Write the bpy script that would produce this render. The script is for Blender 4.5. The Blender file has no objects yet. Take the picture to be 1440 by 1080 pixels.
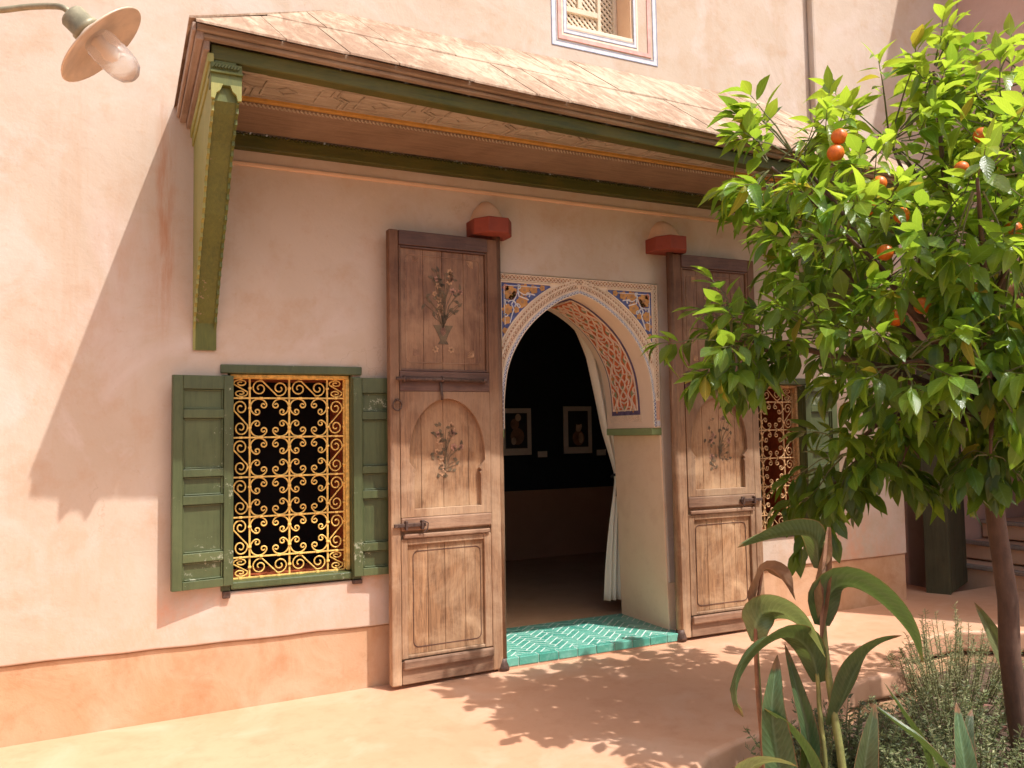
import bpy, bmesh, math, random
from mathutils import Vector, Matrix, noise
R = random.Random(7)
S = bpy.context.scene
C = bpy.context.scene.collection
PI = math.pi
rad = math.radians

# ------------------------------------------------------------------ camera
cam = bpy.data.cameras.new('camera'); camo = bpy.data.objects.new('camera', cam); C.objects.link(camo)
cam.sensor_width = 36; cam.lens = 29.2162; cam.clip_end = 200; cam.clip_start = .05
r_ = Vector((0.9003783, -0.43476673, -0.01722833)); u_ = Vector((-0.01020903, -0.06069383, 0.99810422)); f_ = Vector((0.43498816, 0.89849549, 0.05908595))
m = Matrix((r_, u_, -f_)).transposed().to_4x4(); m.translation = Vector((0, -4.6, 1.4)); camo.matrix_world = m
S.camera = camo
# ------------------------------------------------------------------ light
W = bpy.data.worlds.new('World'); S.world = W; W.use_nodes = True
nt = W.node_tree; nt.nodes.clear()
sky = nt.nodes.new('ShaderNodeTexSky'); sky.sky_type = 'NISHITA'; sky.sun_disc = False
SUN = Vector((.615, -.9, 1.9)).normalized()
sky.sun_elevation = math.asin(SUN.z); sky.sun_rotation = math.atan2(SUN.x, SUN.y)
sky.dust_density = 5; sky.air_density = 1.0
bg = nt.nodes.new('ShaderNodeBackground'); bg.inputs[1].default_value = .11
wo = nt.nodes.new('ShaderNodeOutputWorld'); nt.links.new(sky.outputs[0], bg.inputs[0]); nt.links.new(bg.outputs[0], wo.inputs[0])
sl = bpy.data.lights.new('sun', 'SUN'); sl.energy = 2.8; sl.angle = rad(.5); sl.color = (1, .965, .94)
so = bpy.data.objects.new('sun', sl); C.objects.link(so); so.rotation_euler = (-SUN).to_track_quat('-Z', 'Y').to_euler()
S.view_settings.view_transform = 'Standard'; S.view_settings.look = 'None'; S.view_settings.gamma = 1
S.view_settings.exposure = .96
try:
    S.cycles.max_bounces = 8; S.cycles.diffuse_bounces = 6
except Exception: pass

# ------------------------------------------------------------------ materials
def nodes(name):
    m = bpy.data.materials.new(name); m.use_nodes = True
    n = m.node_tree.nodes; l = m.node_tree.links
    return m, n, l, n['Principled BSDF']
def c4(c): return (c[0], c[1], c[2], 1)
def tex(n, l, scale, detail=5, rough=.6, stretch=(1, 1, 1), coord='Object', dist=0, off=0):
    tc = n.new('ShaderNodeTexCoord'); mp = n.new('ShaderNodeMapping'); mp.inputs['Scale'].default_value = stretch; mp.inputs['Location'].default_value = (off, off * .7, off * 1.3)
    t = n.new('ShaderNodeTexNoise'); t.inputs['Scale'].default_value = scale; t.inputs['Detail'].default_value = detail; t.inputs['Roughness'].default_value = rough; t.inputs['Distortion'].default_value = dist
    l.new(tc.outputs[coord], mp.inputs[0]); l.new(mp.outputs[0], t.inputs[0]); return t
def ramp(n, l, src, a, b, pa=.35, pb=.65):
    r = n.new('ShaderNodeValToRGB'); r.color_ramp.elements[0].position = pa; r.color_ramp.elements[1].position = pb
    r.color_ramp.elements[0].color = c4(a); r.color_ramp.elements[1].color = c4(b); l.new(src, r.inputs[0]); return r
def mixc(n, l, f, a, b, mode='MIX'):
    m = n.new('ShaderNodeMix'); m.data_type = 'RGBA'; m.blend_type = mode
    for s, v in ((0, f), (6, a), (7, b)):
        if hasattr(v, 'links'): l.new(v, m.inputs[s])
        elif s == 0: m.inputs[0].default_value = v
        else: m.inputs[s].default_value = c4(v)
    return m.outputs[2]
def bump(n, l, p, srcs, dist=.004):
    prev = None
    for s, st, d in srcs:
        b = n.new('ShaderNodeBump'); b.inputs['Strength'].default_value = st; b.inputs['Distance'].default_value = d
        l.new(s, b.inputs['Height'])
        if prev: l.new(prev, b.inputs['Normal'])
        prev = b.outputs[0]
    l.new(prev, p.inputs['Normal'])
def mask(n, l, src, a, b):
    return ramp(n, l, src, (0, 0, 0), (1, 1, 1), a, b).outputs[0]

def plaster(name, a, b, stain, stain_amt=.5, rough=.85, bs=.35, streak=True, big=1.1, pale=None, crack=0):
    m, n, l, p = nodes(name)
    t1 = tex(n, l, big, 6, .62, dist=.6); t2 = tex(n, l, 6, 6, .65, off=3); t3 = tex(n, l, 90, 3, .6, off=9)
    c = ramp(n, l, t1.outputs[0], a, b, .36, .64).outputs[0]
    k = mask(n, l, t2.outputs[0], .5, .78)
    f = n.new('ShaderNodeMath'); f.operation = 'MULTIPLY'; f.inputs[1].default_value = stain_amt; l.new(k, f.inputs[0])
    c = mixc(n, l, f.outputs[0], c, stain)
    if streak:
        t4 = tex(n, l, 1.0, 7, .7, stretch=(5, 5, .55), off=17, dist=.3)
        k = mask(n, l, t4.outputs[0], .56, .80)
        f = n.new('ShaderNodeMath'); f.operation = 'MULTIPLY'; f.inputs[1].default_value = stain_amt * .9; l.new(k, f.inputs[0])
        c = mixc(n, l, f.outputs[0], c, stain)
    if pale:
        t5 = tex(n, l, 2.2, 5, .6, off=31, dist=1.0)
        c = mixc(n, l, mask(n, l, t5.outputs[0], .50, .72), c, pale)
    t6 = tex(n, l, 26, 4, .75, off=41)
    c = mixc(n, l, mask(n, l, t6.outputs[0], .60, .80), c, mixc(n, l, .5, c, stain))
    if crack:
        tc = n.new('ShaderNodeTexCoord'); wob = tex(n, l, 5, 4, .6, off=51); ad = n.new('ShaderNodeVectorMath'); ad.operation = 'MULTIPLY_ADD'; ad.inputs[1].default_value = (.35, .35, .35)
        l.new(wob.outputs[1], ad.inputs[0]); l.new(tc.outputs['Object'], ad.inputs[2])
        vo = n.new('ShaderNodeTexVoronoi'); vo.feature = 'DISTANCE_TO_EDGE'; vo.inputs['Scale'].default_value = 1.7; l.new(ad.outputs[0], vo.inputs['Vector'])
        k1 = ramp(n, l, vo.outputs[0], (1, 1, 1), (0, 0, 0), .0, .007).outputs[0]; t7 = tex(n, l, 1.3, 3, .6, off=61); k2 = mask(n, l, t7.outputs[0], .57, .66)
        mm = n.new('ShaderNodeMath'); mm.operation = 'MULTIPLY'; l.new(k1, mm.inputs[0]); l.new(k2, mm.inputs[1]); m3 = n.new('ShaderNodeMath'); m3.operation = 'MULTIPLY'; m3.inputs[1].default_value = crack; l.new(mm.outputs[0], m3.inputs[0])
        c = mixc(n, l, m3.outputs[0], c, [v * .5 for v in stain])
        t8 = tex(n, l, 160, 2, .5, off=71); t9 = tex(n, l, 2.5, 3, .6, off=77); m4 = n.new('ShaderNodeMath'); m4.operation = 'MULTIPLY'; l.new(mask(n, l, t8.outputs[0], .66, .70), m4.inputs[0]); l.new(mask(n, l, t9.outputs[0], .48, .62), m4.inputs[1])
        m5 = n.new('ShaderNodeMath'); m5.operation = 'MULTIPLY'; m5.inputs[1].default_value = .5; l.new(m4.outputs[0], m5.inputs[0]); c = mixc(n, l, m5.outputs[0], c, stain)
    l.new(c, p.inputs['Base Color']); p.inputs['Roughness'].default_value = rough
    if rough < .75:
        rr = n.new('ShaderNodeMapRange'); rr.inputs[3].default_value = rough - .08; rr.inputs[4].default_value = rough + .18; l.new(t2.outputs[0], rr.inputs[0]); l.new(rr.outputs[0], p.inputs['Roughness'])
    bump(n, l, p, [(t1.outputs[0], bs, .03), (t2.outputs[0], bs, .012), (t3.outputs[0], bs * .8, .0016)])
    return m
def wood(name, dark, mid, light, grain=(9, 9, .7), rough=.7, bs=.5, wear=.5, chip=None, axis=2, wearcol=None, zgrad=None):
    m, n, l, p = nodes(name)
    st = list(grain)
    if axis == 0: st = [grain[2], grain[0], grain[1]]
    t1 = tex(n, l, 6, 8, .7, stretch=st, dist=.8); t2 = tex(n, l, 3.0, 5, .65, off=5, dist=.4); t3 = tex(n, l, 25, 6, .7, stretch=st, off=8)
    c = ramp(n, l, t1.outputs[0], dark, mid, .32, .62).outputs[0]
    f = n.new('ShaderNodeMath'); f.operation = 'MULTIPLY'; f.inputs[1].default_value = wear; l.new(mask(n, l, t2.outputs[0], .42, .66), f.inputs[0])
    c = mixc(n, l, f.outputs[0], c, light)
    c = mixc(n, l, mask(n, l, t3.outputs[0], .56, .70), c, mixc(n, l, .55, c, dark))
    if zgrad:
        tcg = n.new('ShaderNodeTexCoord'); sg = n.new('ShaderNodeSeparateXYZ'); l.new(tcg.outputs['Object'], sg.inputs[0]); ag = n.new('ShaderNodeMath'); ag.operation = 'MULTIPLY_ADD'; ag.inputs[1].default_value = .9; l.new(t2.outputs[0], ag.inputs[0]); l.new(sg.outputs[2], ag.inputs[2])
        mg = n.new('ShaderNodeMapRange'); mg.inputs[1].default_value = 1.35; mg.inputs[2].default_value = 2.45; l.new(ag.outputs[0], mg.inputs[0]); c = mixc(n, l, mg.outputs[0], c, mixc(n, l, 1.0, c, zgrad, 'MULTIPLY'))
    oi = n.new('ShaderNodeObjectInfo'); hs = n.new('ShaderNodeHueSaturation'); mr = n.new('ShaderNodeMapRange'); mr.inputs[3].default_value = .86; mr.inputs[4].default_value = 1.12
    l.new(oi.outputs['Random'], mr.inputs[0]); l.new(mr.outputs[0], hs.inputs['Value']); l.new(c, hs.inputs['Color']); c = hs.outputs[0]
    if chip:
        t4 = tex(n, l, 38, 6, .75, off=12); t5 = tex(n, l, 4, 3, .6, off=20)
        a = n.new('ShaderNodeMath'); a.operation = 'ADD'; l.new(t4.outputs[0], a.inputs[0]); l.new(t5.outputs[0], a.inputs[1])
        h = n.new('ShaderNodeMath'); h.operation = 'MULTIPLY'; h.inputs[1].default_value = .5; l.new(a.outputs[0], h.inputs[0])
        c = mixc(n, l, mask(n, l, h.outputs[0], .595, .615), c, chip)
    l.new(c, p.inputs['Base Color']); p.inputs['Roughness'].default_value = rough
    bump(n, l, p, [(t1.outputs[0], bs, .004), (t3.outputs[0], bs, .0015)])
    return m
def plain(name, col, rough=.6, metal=0, var=.12, scale=20, bs=.15, spec=None):
    m, n, l, p = nodes(name)
    t = tex(n, l, scale, 4, .65)
    c = ramp(n, l, t.outputs[0], [v * (1 - var) for v in col], [min(1, v * (1 + var)) for v in col], .35, .65).outputs[0]
    l.new(c, p.inputs['Base Color']); p.inputs['Roughness'].default_value = rough; p.inputs['Metallic'].default_value = metal
    if spec is not None: p.inputs['Specular IOR Level'].default_value = spec
    bump(n, l, p, [(t.outputs[0], bs, .002)])
    return m
def leafmat(name, col, back, trans, rough=.38, vein=.15, tr=.35, nv=9, slant=1.6, edge=None):
    m, n, l, p = nodes(name)
    t = tex(n, l, 30, 3, .6); oi = n.new('ShaderNodeObjectInfo')
    t0 = tex(n, l, 5, 2, .5, coord='Object', off=4)
    c = ramp(n, l, t0.outputs[0], col, back, .35, .65).outputs[0]
    c = mixc(n, l, mask(n, l, t.outputs[0], .45, .75), c, [v * .72 for v in col])
    # venation from the blade's own coordinates: x across, y along, z a number per leaf
    at_ = n.new('ShaderNodeAttribute'); at_.attribute_name = 'luv'; sx = n.new('ShaderNodeSeparateXYZ'); l.new(at_.outputs['Vector'], sx.inputs[0])
    def mth(op, a, b=None, c_=None):
        q = n.new('ShaderNodeMath'); q.operation = op
        for i_, v in enumerate((a, b, c_)):
            if v is None: continue
            if hasattr(v, 'links'): l.new(v, q.inputs[i_])
            else: q.inputs[i_].default_value = v
        return q.outputs[0]
    au = mth('ABSOLUTE', sx.outputs[0]); ph = mth('SUBTRACT', mth('MULTIPLY', sx.outputs[1], nv * 6.283), mth('MULTIPLY', au, slant * 6.283)); sn = mth('SINE', ph)
    vk = mask(n, l, mth('MULTIPLY_ADD', sn, .5, .5), .82, .98); mid = ramp(n, l, au, (1, 1, 1), (0, 0, 0), .03, .12).outputs[0]
    c = mixc(n, l, mth('MULTIPLY', vk, vein), c, [min(1, v * 1.7 + .03) for v in col]); c = mixc(n, l, mth('MULTIPLY', mid, .55), c, [min(1, v * 2.0 + .05) for v in col])
    hr = n.new('ShaderNodeHueSaturation'); l.new(mth('MULTIPLY_ADD', sx.outputs[2], .05, .475), hr.inputs['Hue']); l.new(mth('MULTIPLY_ADD', sx.outputs[2], .45, .78), hr.inputs['Value']); l.new(c, hr.inputs['Color']); c = hr.outputs[0]
    te = tex(n, l, 14, 4, .7, off=33)
    if edge: c = mixc(n, l, mask(n, l, mth('ADD', mth('MULTIPLY', mth('POWER', mth('MAXIMUM', au, sx.outputs[1]), 6), .5), mth('MULTIPLY', te.outputs[0], .55)), .60, .68), c, edge)
    else: c = mixc(n, l, mth('MULTIPLY', mask(n, l, te.outputs[0], .66, .74), .5), c, (.22, .16, .05))
    hs = n.new('ShaderNodeHueSaturation'); mr = n.new('ShaderNodeMapRange'); mr.inputs[3].default_value = .8; mr.inputs[4].default_value = 1.25
    l.new(oi.outputs['Random'], mr.inputs[0]); l.new(mr.outputs[0], hs.inputs['Value']); l.new(c, hs.inputs['Color'])
    l.new(hs.outputs[0], p.inputs['Base Color']); p.inputs['Roughness'].default_value = rough
    tb = n.new('ShaderNodeBsdfTranslucent'); tb.inputs[0].default_value = c4(trans)
    ms = n.new('ShaderNodeMixShader'); ms.inputs[0].default_value = tr
    o = [x for x in n if x.type == 'OUTPUT_MATERIAL'][0]
    l.new(p.outputs[0], ms.inputs[1]); l.new(tb.outputs[0], ms.inputs[2]); l.new(ms.outputs[0], o.inputs[0])
    bump(n, l, p, [(t.outputs[0], .3, .002), (sn, .25, .0012)])
    return m

M = {}
M['wall'] = plaster('pink_plaster', (.50, .395, .295), (.55, .45, .355), (.46, .29, .175), .65, pale=(.58, .485, .41), crack=.28)
def localmask(n, l, specs):
    """soft-edged patches in wall coordinates, each (x centre, x half width, z centre, z half height, noise scale)"""
    tc = n.new('ShaderNodeTexCoord'); sx = n.new('ShaderNodeSeparateXYZ'); l.new(tc.outputs['Object'], sx.inputs[0]); tot = None
    for (xc, xw, zc, zw, sc, amt, stretch) in specs:
        def lin(o, c, w):
            a = n.new('ShaderNodeMath'); a.operation = 'SUBTRACT'; a.inputs[1].default_value = c; l.new(sx.outputs[o], a.inputs[0])
            b = n.new('ShaderNodeMath'); b.operation = 'ABSOLUTE'; l.new(a.outputs[0], b.inputs[0])
            m_ = n.new('ShaderNodeMapRange'); m_.interpolation_type = 'SMOOTHSTEP'; m_.inputs[1].default_value = w * .2; m_.inputs[2].default_value = w; m_.inputs[3].default_value = 1; m_.inputs[4].default_value = 0; l.new(b.outputs[0], m_.inputs[0]); return m_.outputs[0]
        a = n.new('ShaderNodeMath'); a.operation = 'MULTIPLY'; l.new(lin(0, xc, xw), a.inputs[0]); l.new(lin(2, zc, zw), a.inputs[1])
        t = tex(n, l, sc, 6, .7, stretch=stretch, off=xc * 3)
        k = n.new('ShaderNodeMapRange'); k.inputs[1].default_value = .40; k.inputs[2].default_value = .68; k.inputs[4].default_value = amt; l.new(t.outputs[0], k.inputs[0])
        b = n.new('ShaderNodeMath'); b.operation = 'MULTIPLY'; l.new(a.outputs[0], b.inputs[0]); l.new(k.outputs[0], b.inputs[1])
        if tot is None: tot = b.outputs[0]
        else:
            m2 = n.new('ShaderNodeMath'); m2.operation = 'MAXIMUM'; l.new(tot, m2.inputs[0]); l.new(b.outputs[0], m2.inputs[1]); tot = m2.outputs[0]
    return tot
def add_stain(m, specs, col):
    n = m.node_tree.nodes; l = m.node_tree.links; p = n['Principled BSDF']; src = p.inputs['Base Color'].links[0].from_socket
    l.new(mixc(n, l, localmask(n, l, specs), src, col), p.inputs['Base Color'])
add_stain(M['wall'], [(.245, .07, 2.55, .85, 4, .95, (6, 6, .6)), (.10, .35, 2.3, .6, 3, .35, (3, 3, .8)), (-.2, .35, 1.9, .5, 3, .4, (2, 2, .8))], (.46, .22, .11))
add_stain(M['wall'], [(.45, 1.3, .48, .22, 4, .75, (1.6, 1.6, 1)), (1.15, .35, .55, .14, 5, .6, (1, 1, 1)), (-.15, .5, .75, .4, 4, .4, (3, 3, .7)), (5.0, .9, .55, .3, 4, .7, (1.5, 1.5, 1))], (.66, .33, .20))
M['wall_ochre'] = plaster('sheltered_plaster', (.66, .44, .28), (.74, .52, .35), (.58, .33, .19), .35)
M['dado'] = plaster('ochre_dado_plaster', (.49, .285, .15), (.545, .335, .20), (.38, .18, .07), .75, big=2.0, pale=(.57, .385, .25), crack=.5)
M['jamb'] = plaster('jamb_plaster', (.84, .60, .39), (.87, .65, .45), (.66, .42, .25), .4, streak=False)
M['floor'] = plaster('polished_terracotta_floor', (.57, .305, .18), (.62, .35, .215), (.47, .225, .12), .5, rough=.5, bs=.14, streak=False, big=.8, crack=.2, pale=(.63, .39, .26))
M['bedwall'] = plaster('bed_edge_plaster', (.58, .33, .17), (.66, .40, .23), (.42, .22, .10), .6, streak=False)
M['arch'] = plaster('carved_plaster', (.82, .64, .46), (.86, .70, .53), (.68, .50, .34), .3, streak=False, bs=.15)
M['archpink'] = plaster('pink_flat_plaster', (.66, .38, .26), (.70, .44, .32), (.6, .3, .2), .3, streak=False, bs=.15)
M['roomfloor'] = plaster('room_floor_plaster', (.56, .32, .18), (.62, .37, .21), (.45, .24, .13), .4, rough=.6, streak=False)
M['roomdado'] = plaster('room_dado_plaster', (.42, .21, .115), (.48, .25, .14), (.32, .15, .08), .3, streak=False)
M['roomblack'] = plain('black_matt_paint', (.014, .018, .022), .85, var=.2)
M['shade_wall'] = plaster('courtyard_side_plaster', (.60, .40, .32), (.68, .48, .40), (.5, .3, .2), .5)
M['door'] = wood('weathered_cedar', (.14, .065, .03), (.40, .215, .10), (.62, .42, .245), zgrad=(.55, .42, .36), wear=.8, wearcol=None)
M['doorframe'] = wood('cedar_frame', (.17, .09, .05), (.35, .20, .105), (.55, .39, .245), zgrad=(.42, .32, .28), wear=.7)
M['doorupper'] = wood('dark_red_cedar', (.09, .035, .016), (.21, .10, .048), (.38, .22, .12), wear=.65, rough=.55)
M['doordark'] = wood('old_dark_cedar', (.055, .022, .015), (.11, .05, .033), (.2, .11, .075), wear=.5, axis=0, rough=.55)
M['rail'] = wood('reddish_rail_wood', (.13, .065, .035), (.27, .145, .085), (.44, .29, .18), wear=.6, axis=0)
M['roof'] = None
M['fascia'] = wood('grey_fascia_wood', (.16, .105, .065), (.31, .225, .15), (.40, .315, .23), wear=.6, axis=0, grain=(12, 12, .5))
M['fascia_y'] = wood('grey_verge_wood', (.17, .105, .07), (.33, .23, .165), (.42, .32, .25), wear=.6, grain=(12, .5, 12))
M['soffit'] = wood('pale_soffit_wood', (.24, .19, .125), (.40, .33, .235), (.48, .41, .31), wear=.6, axis=0)
M['cove'] = wood('brown_cove_wood', (.15, .095, .055), (.23, .15, .09), (.29, .20, .13), wear=.5, axis=0)
M['green'] = wood('olive_green_paint', (.055, .07, .010), (.095, .11, .014), (.13, .145, .022), wear=.5, chip=(.22, .17, .10), rough=.55, bs=.3)
M['greenlight'] = wood('light_olive_paint', (.20, .21, .045), (.29, .28, .07), (.35, .32, .11), wear=.5, rough=.6, bs=.3)
M['greendark'] = wood('dark_green_beam_paint', (.035, .042, .004), (.068, .075, .006), (.12, .095, .012), wear=.5, axis=0, rough=.6)
M['shutter'] = wood('shutter_green_paint', (.045, .06, .020), (.07, .092, .032), (.10, .125, .05), wear=.6, chip=(.28, .30, .20), rough=.48, bs=.3)
M['orange'] = plain('orange_line_paint', (.47, .25, .05), .6)
M['yellow'] = plain('yellow_iron_paint', (.70, .46, .12), .5, var=.3, scale=45)
M['yellowshade'] = plain('shaded_yellow_paint', (.46, .27, .12), .6, var=.35, scale=45)  # yellow paint darkened: tree shade on the right window put into the colour
M['redwood'] = plain('red_brown_reveal_paint', (.35, .08, .025), .6, var=.25)
M['redcorbel'] = plaster('brick_red_paint', (.21, .036, .018), (.27, .055, .028), (.12, .02, .012), .4, streak=False, rough=.8, bs=.2)
M['iron'] = plain('rusty_iron', (.10, .06, .045), .6, .4, var=.35, scale=50, bs=.4)
M['tile'] = None
M['grout'] = plain('pale_grout', (.62, .66, .60), .85, var=.15, scale=60)
M['white'] = plain('cream_stucco_relief', (.80, .66, .50), .8, var=.08)
M['whitebright'] = plain('white_scroll_paint', (.74, .74, .76), .75, var=.08)
M['blue'] = plain('cobalt_paint', (.085, .105, .26), .7, var=.25, scale=30)
M['bluedark'] = plain('violet_blue_paint', (.13, .10, .19), .75, var=.25)
M['ochre'] = plain('ochre_flower_paint', (.56, .28, .09), .75, var=.2)
M['rust'] = plain('rust_red_paint', (.62, .17, .06), .75, var=.25, scale=30)
M['sage'] = plain('sage_paint', (.30, .36, .20), .75, var=.2)
M['hole'] = plain('carved_hollow', (.40, .22, .12), .85, var=.2)
M['impost'] = plaster('green_impost_paint', (.19, .26, .10), (.26, .33, .14), (.15, .2, .08), .3, streak=False, bs=.2)
M['cloth'] = plain('cream_cloth', (.86, .80, .66), .9, var=.05, scale=200, bs=.3)
M['black'] = plain('black_cord', (.015, .013, .012), .8)
M['mat'] = plain('picture_mount', (.75, .64, .52), .8, var=.05)
M['picdark'] = plain('print_dark', (.035, .028, .025), .6, var=.3)
M['picmid'] = plain('print_mid', (.30, .15, .085), .6, var=.4, scale=8)
M['piclight'] = plain('print_light', (.60, .42, .28), .6, var=.3, scale=8)
M['enamel'] = plain('aged_enamel', (.60, .47, .34), .35, var=.12, scale=14)
M['lampmetal'] = plain('greenish_lamp_metal', (.27, .24, .15), .5, .2, var=.25, scale=25)
M['lattice'] = plaster('aged_lattice_wood', (.60, .50, .37), (.72, .62, .48), (.45, .35, .24), .5, streak=False, bs=.3)
M['paleblue'] = plain('pale_blue_band', (.62, .60, .62), .85, var=.1)
M['blueline'] = plain('blue_painted_line', (.25, .30, .42), .85, var=.2)
M['pinkband'] = plain('pink_painted_band', (.72, .38, .33), .85, var=.15)
M['soil'] = plaster('dark_soil', (.06, .035, .02), (.11, .065, .04), (.16, .10, .06), .5, streak=False, bs=1.0, big=8)
M['bark'] = wood('smooth_orange_tree_bark', (.07, .038, .025), (.125, .065, .04), (.20, .12, .08), grain=(5, 5, 1.5), wear=.6)
M['twig'] = plain('green_twig', (.13, .13, .05), .7)
M['fruit'] = plain('orange_peel', (.68, .15, .012), .4, var=.12, scale=90, bs=.5)
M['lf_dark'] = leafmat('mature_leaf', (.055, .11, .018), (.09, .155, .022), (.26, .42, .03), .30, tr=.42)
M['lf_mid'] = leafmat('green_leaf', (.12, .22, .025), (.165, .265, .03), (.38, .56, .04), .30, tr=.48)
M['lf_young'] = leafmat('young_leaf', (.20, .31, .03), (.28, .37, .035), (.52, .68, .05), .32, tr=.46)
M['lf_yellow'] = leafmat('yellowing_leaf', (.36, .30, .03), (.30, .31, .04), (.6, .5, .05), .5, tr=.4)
M['canna'] = leafmat('canna_leaf', (.055, .095, .04), (.085, .125, .05), (.15, .22, .04), .36, tr=.25, nv=26, slant=3, vein=.3, edge=(.22, .12, .06))
M['canna_pale'] = leafmat('pale_canna_leaf', (.13, .18, .07), (.20, .24, .10), (.28, .34, .09), .40, tr=.3, nv=26, slant=3, vein=.3, edge=(.25, .14, .07))
M['dead'] = leafmat('dead_leaf', (.15, .075, .04), (.26, .15, .085), (.35, .18, .08), .8, tr=.2)
M['stem'] = plain('canna_stem', (.22, .22, .07), .5, var=.3, scale=12)
M['herbstem'] = plain('pale_herb_stem', (.16, .15, .07), .6, var=.3)
M['stemred'] = plain('reddish_stem', (.22, .10, .05), .6, var=.3, scale=12)
M['herb'] = leafmat('grey_green_herb', (.10, .145, .04), (.17, .21, .075), (.25, .3, .1), .6, tr=.3)
M['herbdark'] = leafmat('dark_herb', (.055, .085, .03), (.10, .13, .05), (.15, .2, .05), .55, tr=.3)
M['rosemary'] = leafmat('pale_rosemary', (.27, .30, .14), (.36, .38, .20), (.35, .4, .18), .6, tr=.3)
M['step'] = plaster('worn_step_plaster', (.62, .38, .24), (.68, .44, .29), (.5, .3, .18), .5, streak=False, rough=.6)
M['nosing'] = wood('grey_step_nosing', (.2, .14, .11), (.32, .25, .20), (.42, .34, .28), axis=0)
M['redframe'] = plain('dark_red_frame_paint', (.16, .035, .02), .55, var=.2)
M['greendoor'] = wood('dark_olive_door_paint', (.035, .035, .014), (.06, .058, .025), (.09, .085, .04), wear=.5)
# roof boards: brown skin peeling from pale wood, diagonal
def roofmat():
    m, n, l, p = nodes('peeling_roof_boards')
    t1 = tex(n, l, 4.5, 9, .72, stretch=(2.6, .8, 1), dist=1.2); t2 = tex(n, l, 1.1, 4, .6, off=6); t3 = tex(n, l, 30, 6, .7, stretch=(3, .6, 1), off=2)
    a = n.new('ShaderNodeMath'); a.operation = 'MULTIPLY_ADD'; a.inputs[1].default_value = .55; l.new(t2.outputs[0], a.inputs[0]); l.new(t1.outputs[0], a.inputs[2])
    k = mask(n, l, a.outputs[0], .66, .84)
    c = mixc(n, l, k, ramp(n, l, t3.outputs[0], (.42, .305, .205), (.51, .39, .275), .3, .7).outputs[0], ramp(n, l, t3.outputs[0], (.20, .115, .065), (.32, .20, .12), .3, .7).outputs[0])
    t4 = tex(n, l, 9, 7, .75, stretch=(3, .7, 1), off=14)
    c = mixc(n, l, mask(n, l, t4.outputs[0], .62, .70), c, (.26, .11, .045))
    l.new(c, p.inputs['Base Color']); p.inputs['Roughness'].default_value = .75
    bump(n, l, p, [(t1.outputs[0], .6, .008), (t3.outputs[0], .5, .002)])
    return m
M['roof'] = roofmat(); add_stain(M['roof'], [(.8, 1.7, 3.5, .7, 3, .85, (4, 1, 1)), (3.4, .9, 3.5, .6, 3, .6, (4, 1, 1))], (.27, .155, .095))
def tilemat():
    m, n, l, p = nodes('turquoise_glaze')
    oi = n.new('ShaderNodeObjectInfo'); t = tex(n, l, 25, 4, .6)
    c = ramp(n, l, oi.outputs['Random'], (.06, .30, .22), (.15, .44, .33), 0, 1).outputs[0]
    c = mixc(n, l, mask(n, l, t.outputs[0], .5, .8), c, (.22, .50, .40))
    l.new(c, p.inputs['Base Color']); p.inputs['Roughness'].default_value = .28
    bump(n, l, p, [(t.outputs[0], .3, .002)])
    return m
M['tile'] = tilemat()
def glassmat():
    m, n, l, p = nodes('frosted_ribbed_glass')
    t = tex(n, l, 14, 2, .5, stretch=(1, 1, 6))
    p.inputs['Base Color'].default_value = (.93, .92, .90, 1); p.inputs['Roughness'].default_value = .25
    p.inputs['Transmission Weight'].default_value = .85; p.inputs['IOR'].default_value = 1.3
    bump(n, l, p, [(t.outputs[0], .4, .004)])
    return m
M['glass'] = glassmat()

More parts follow.
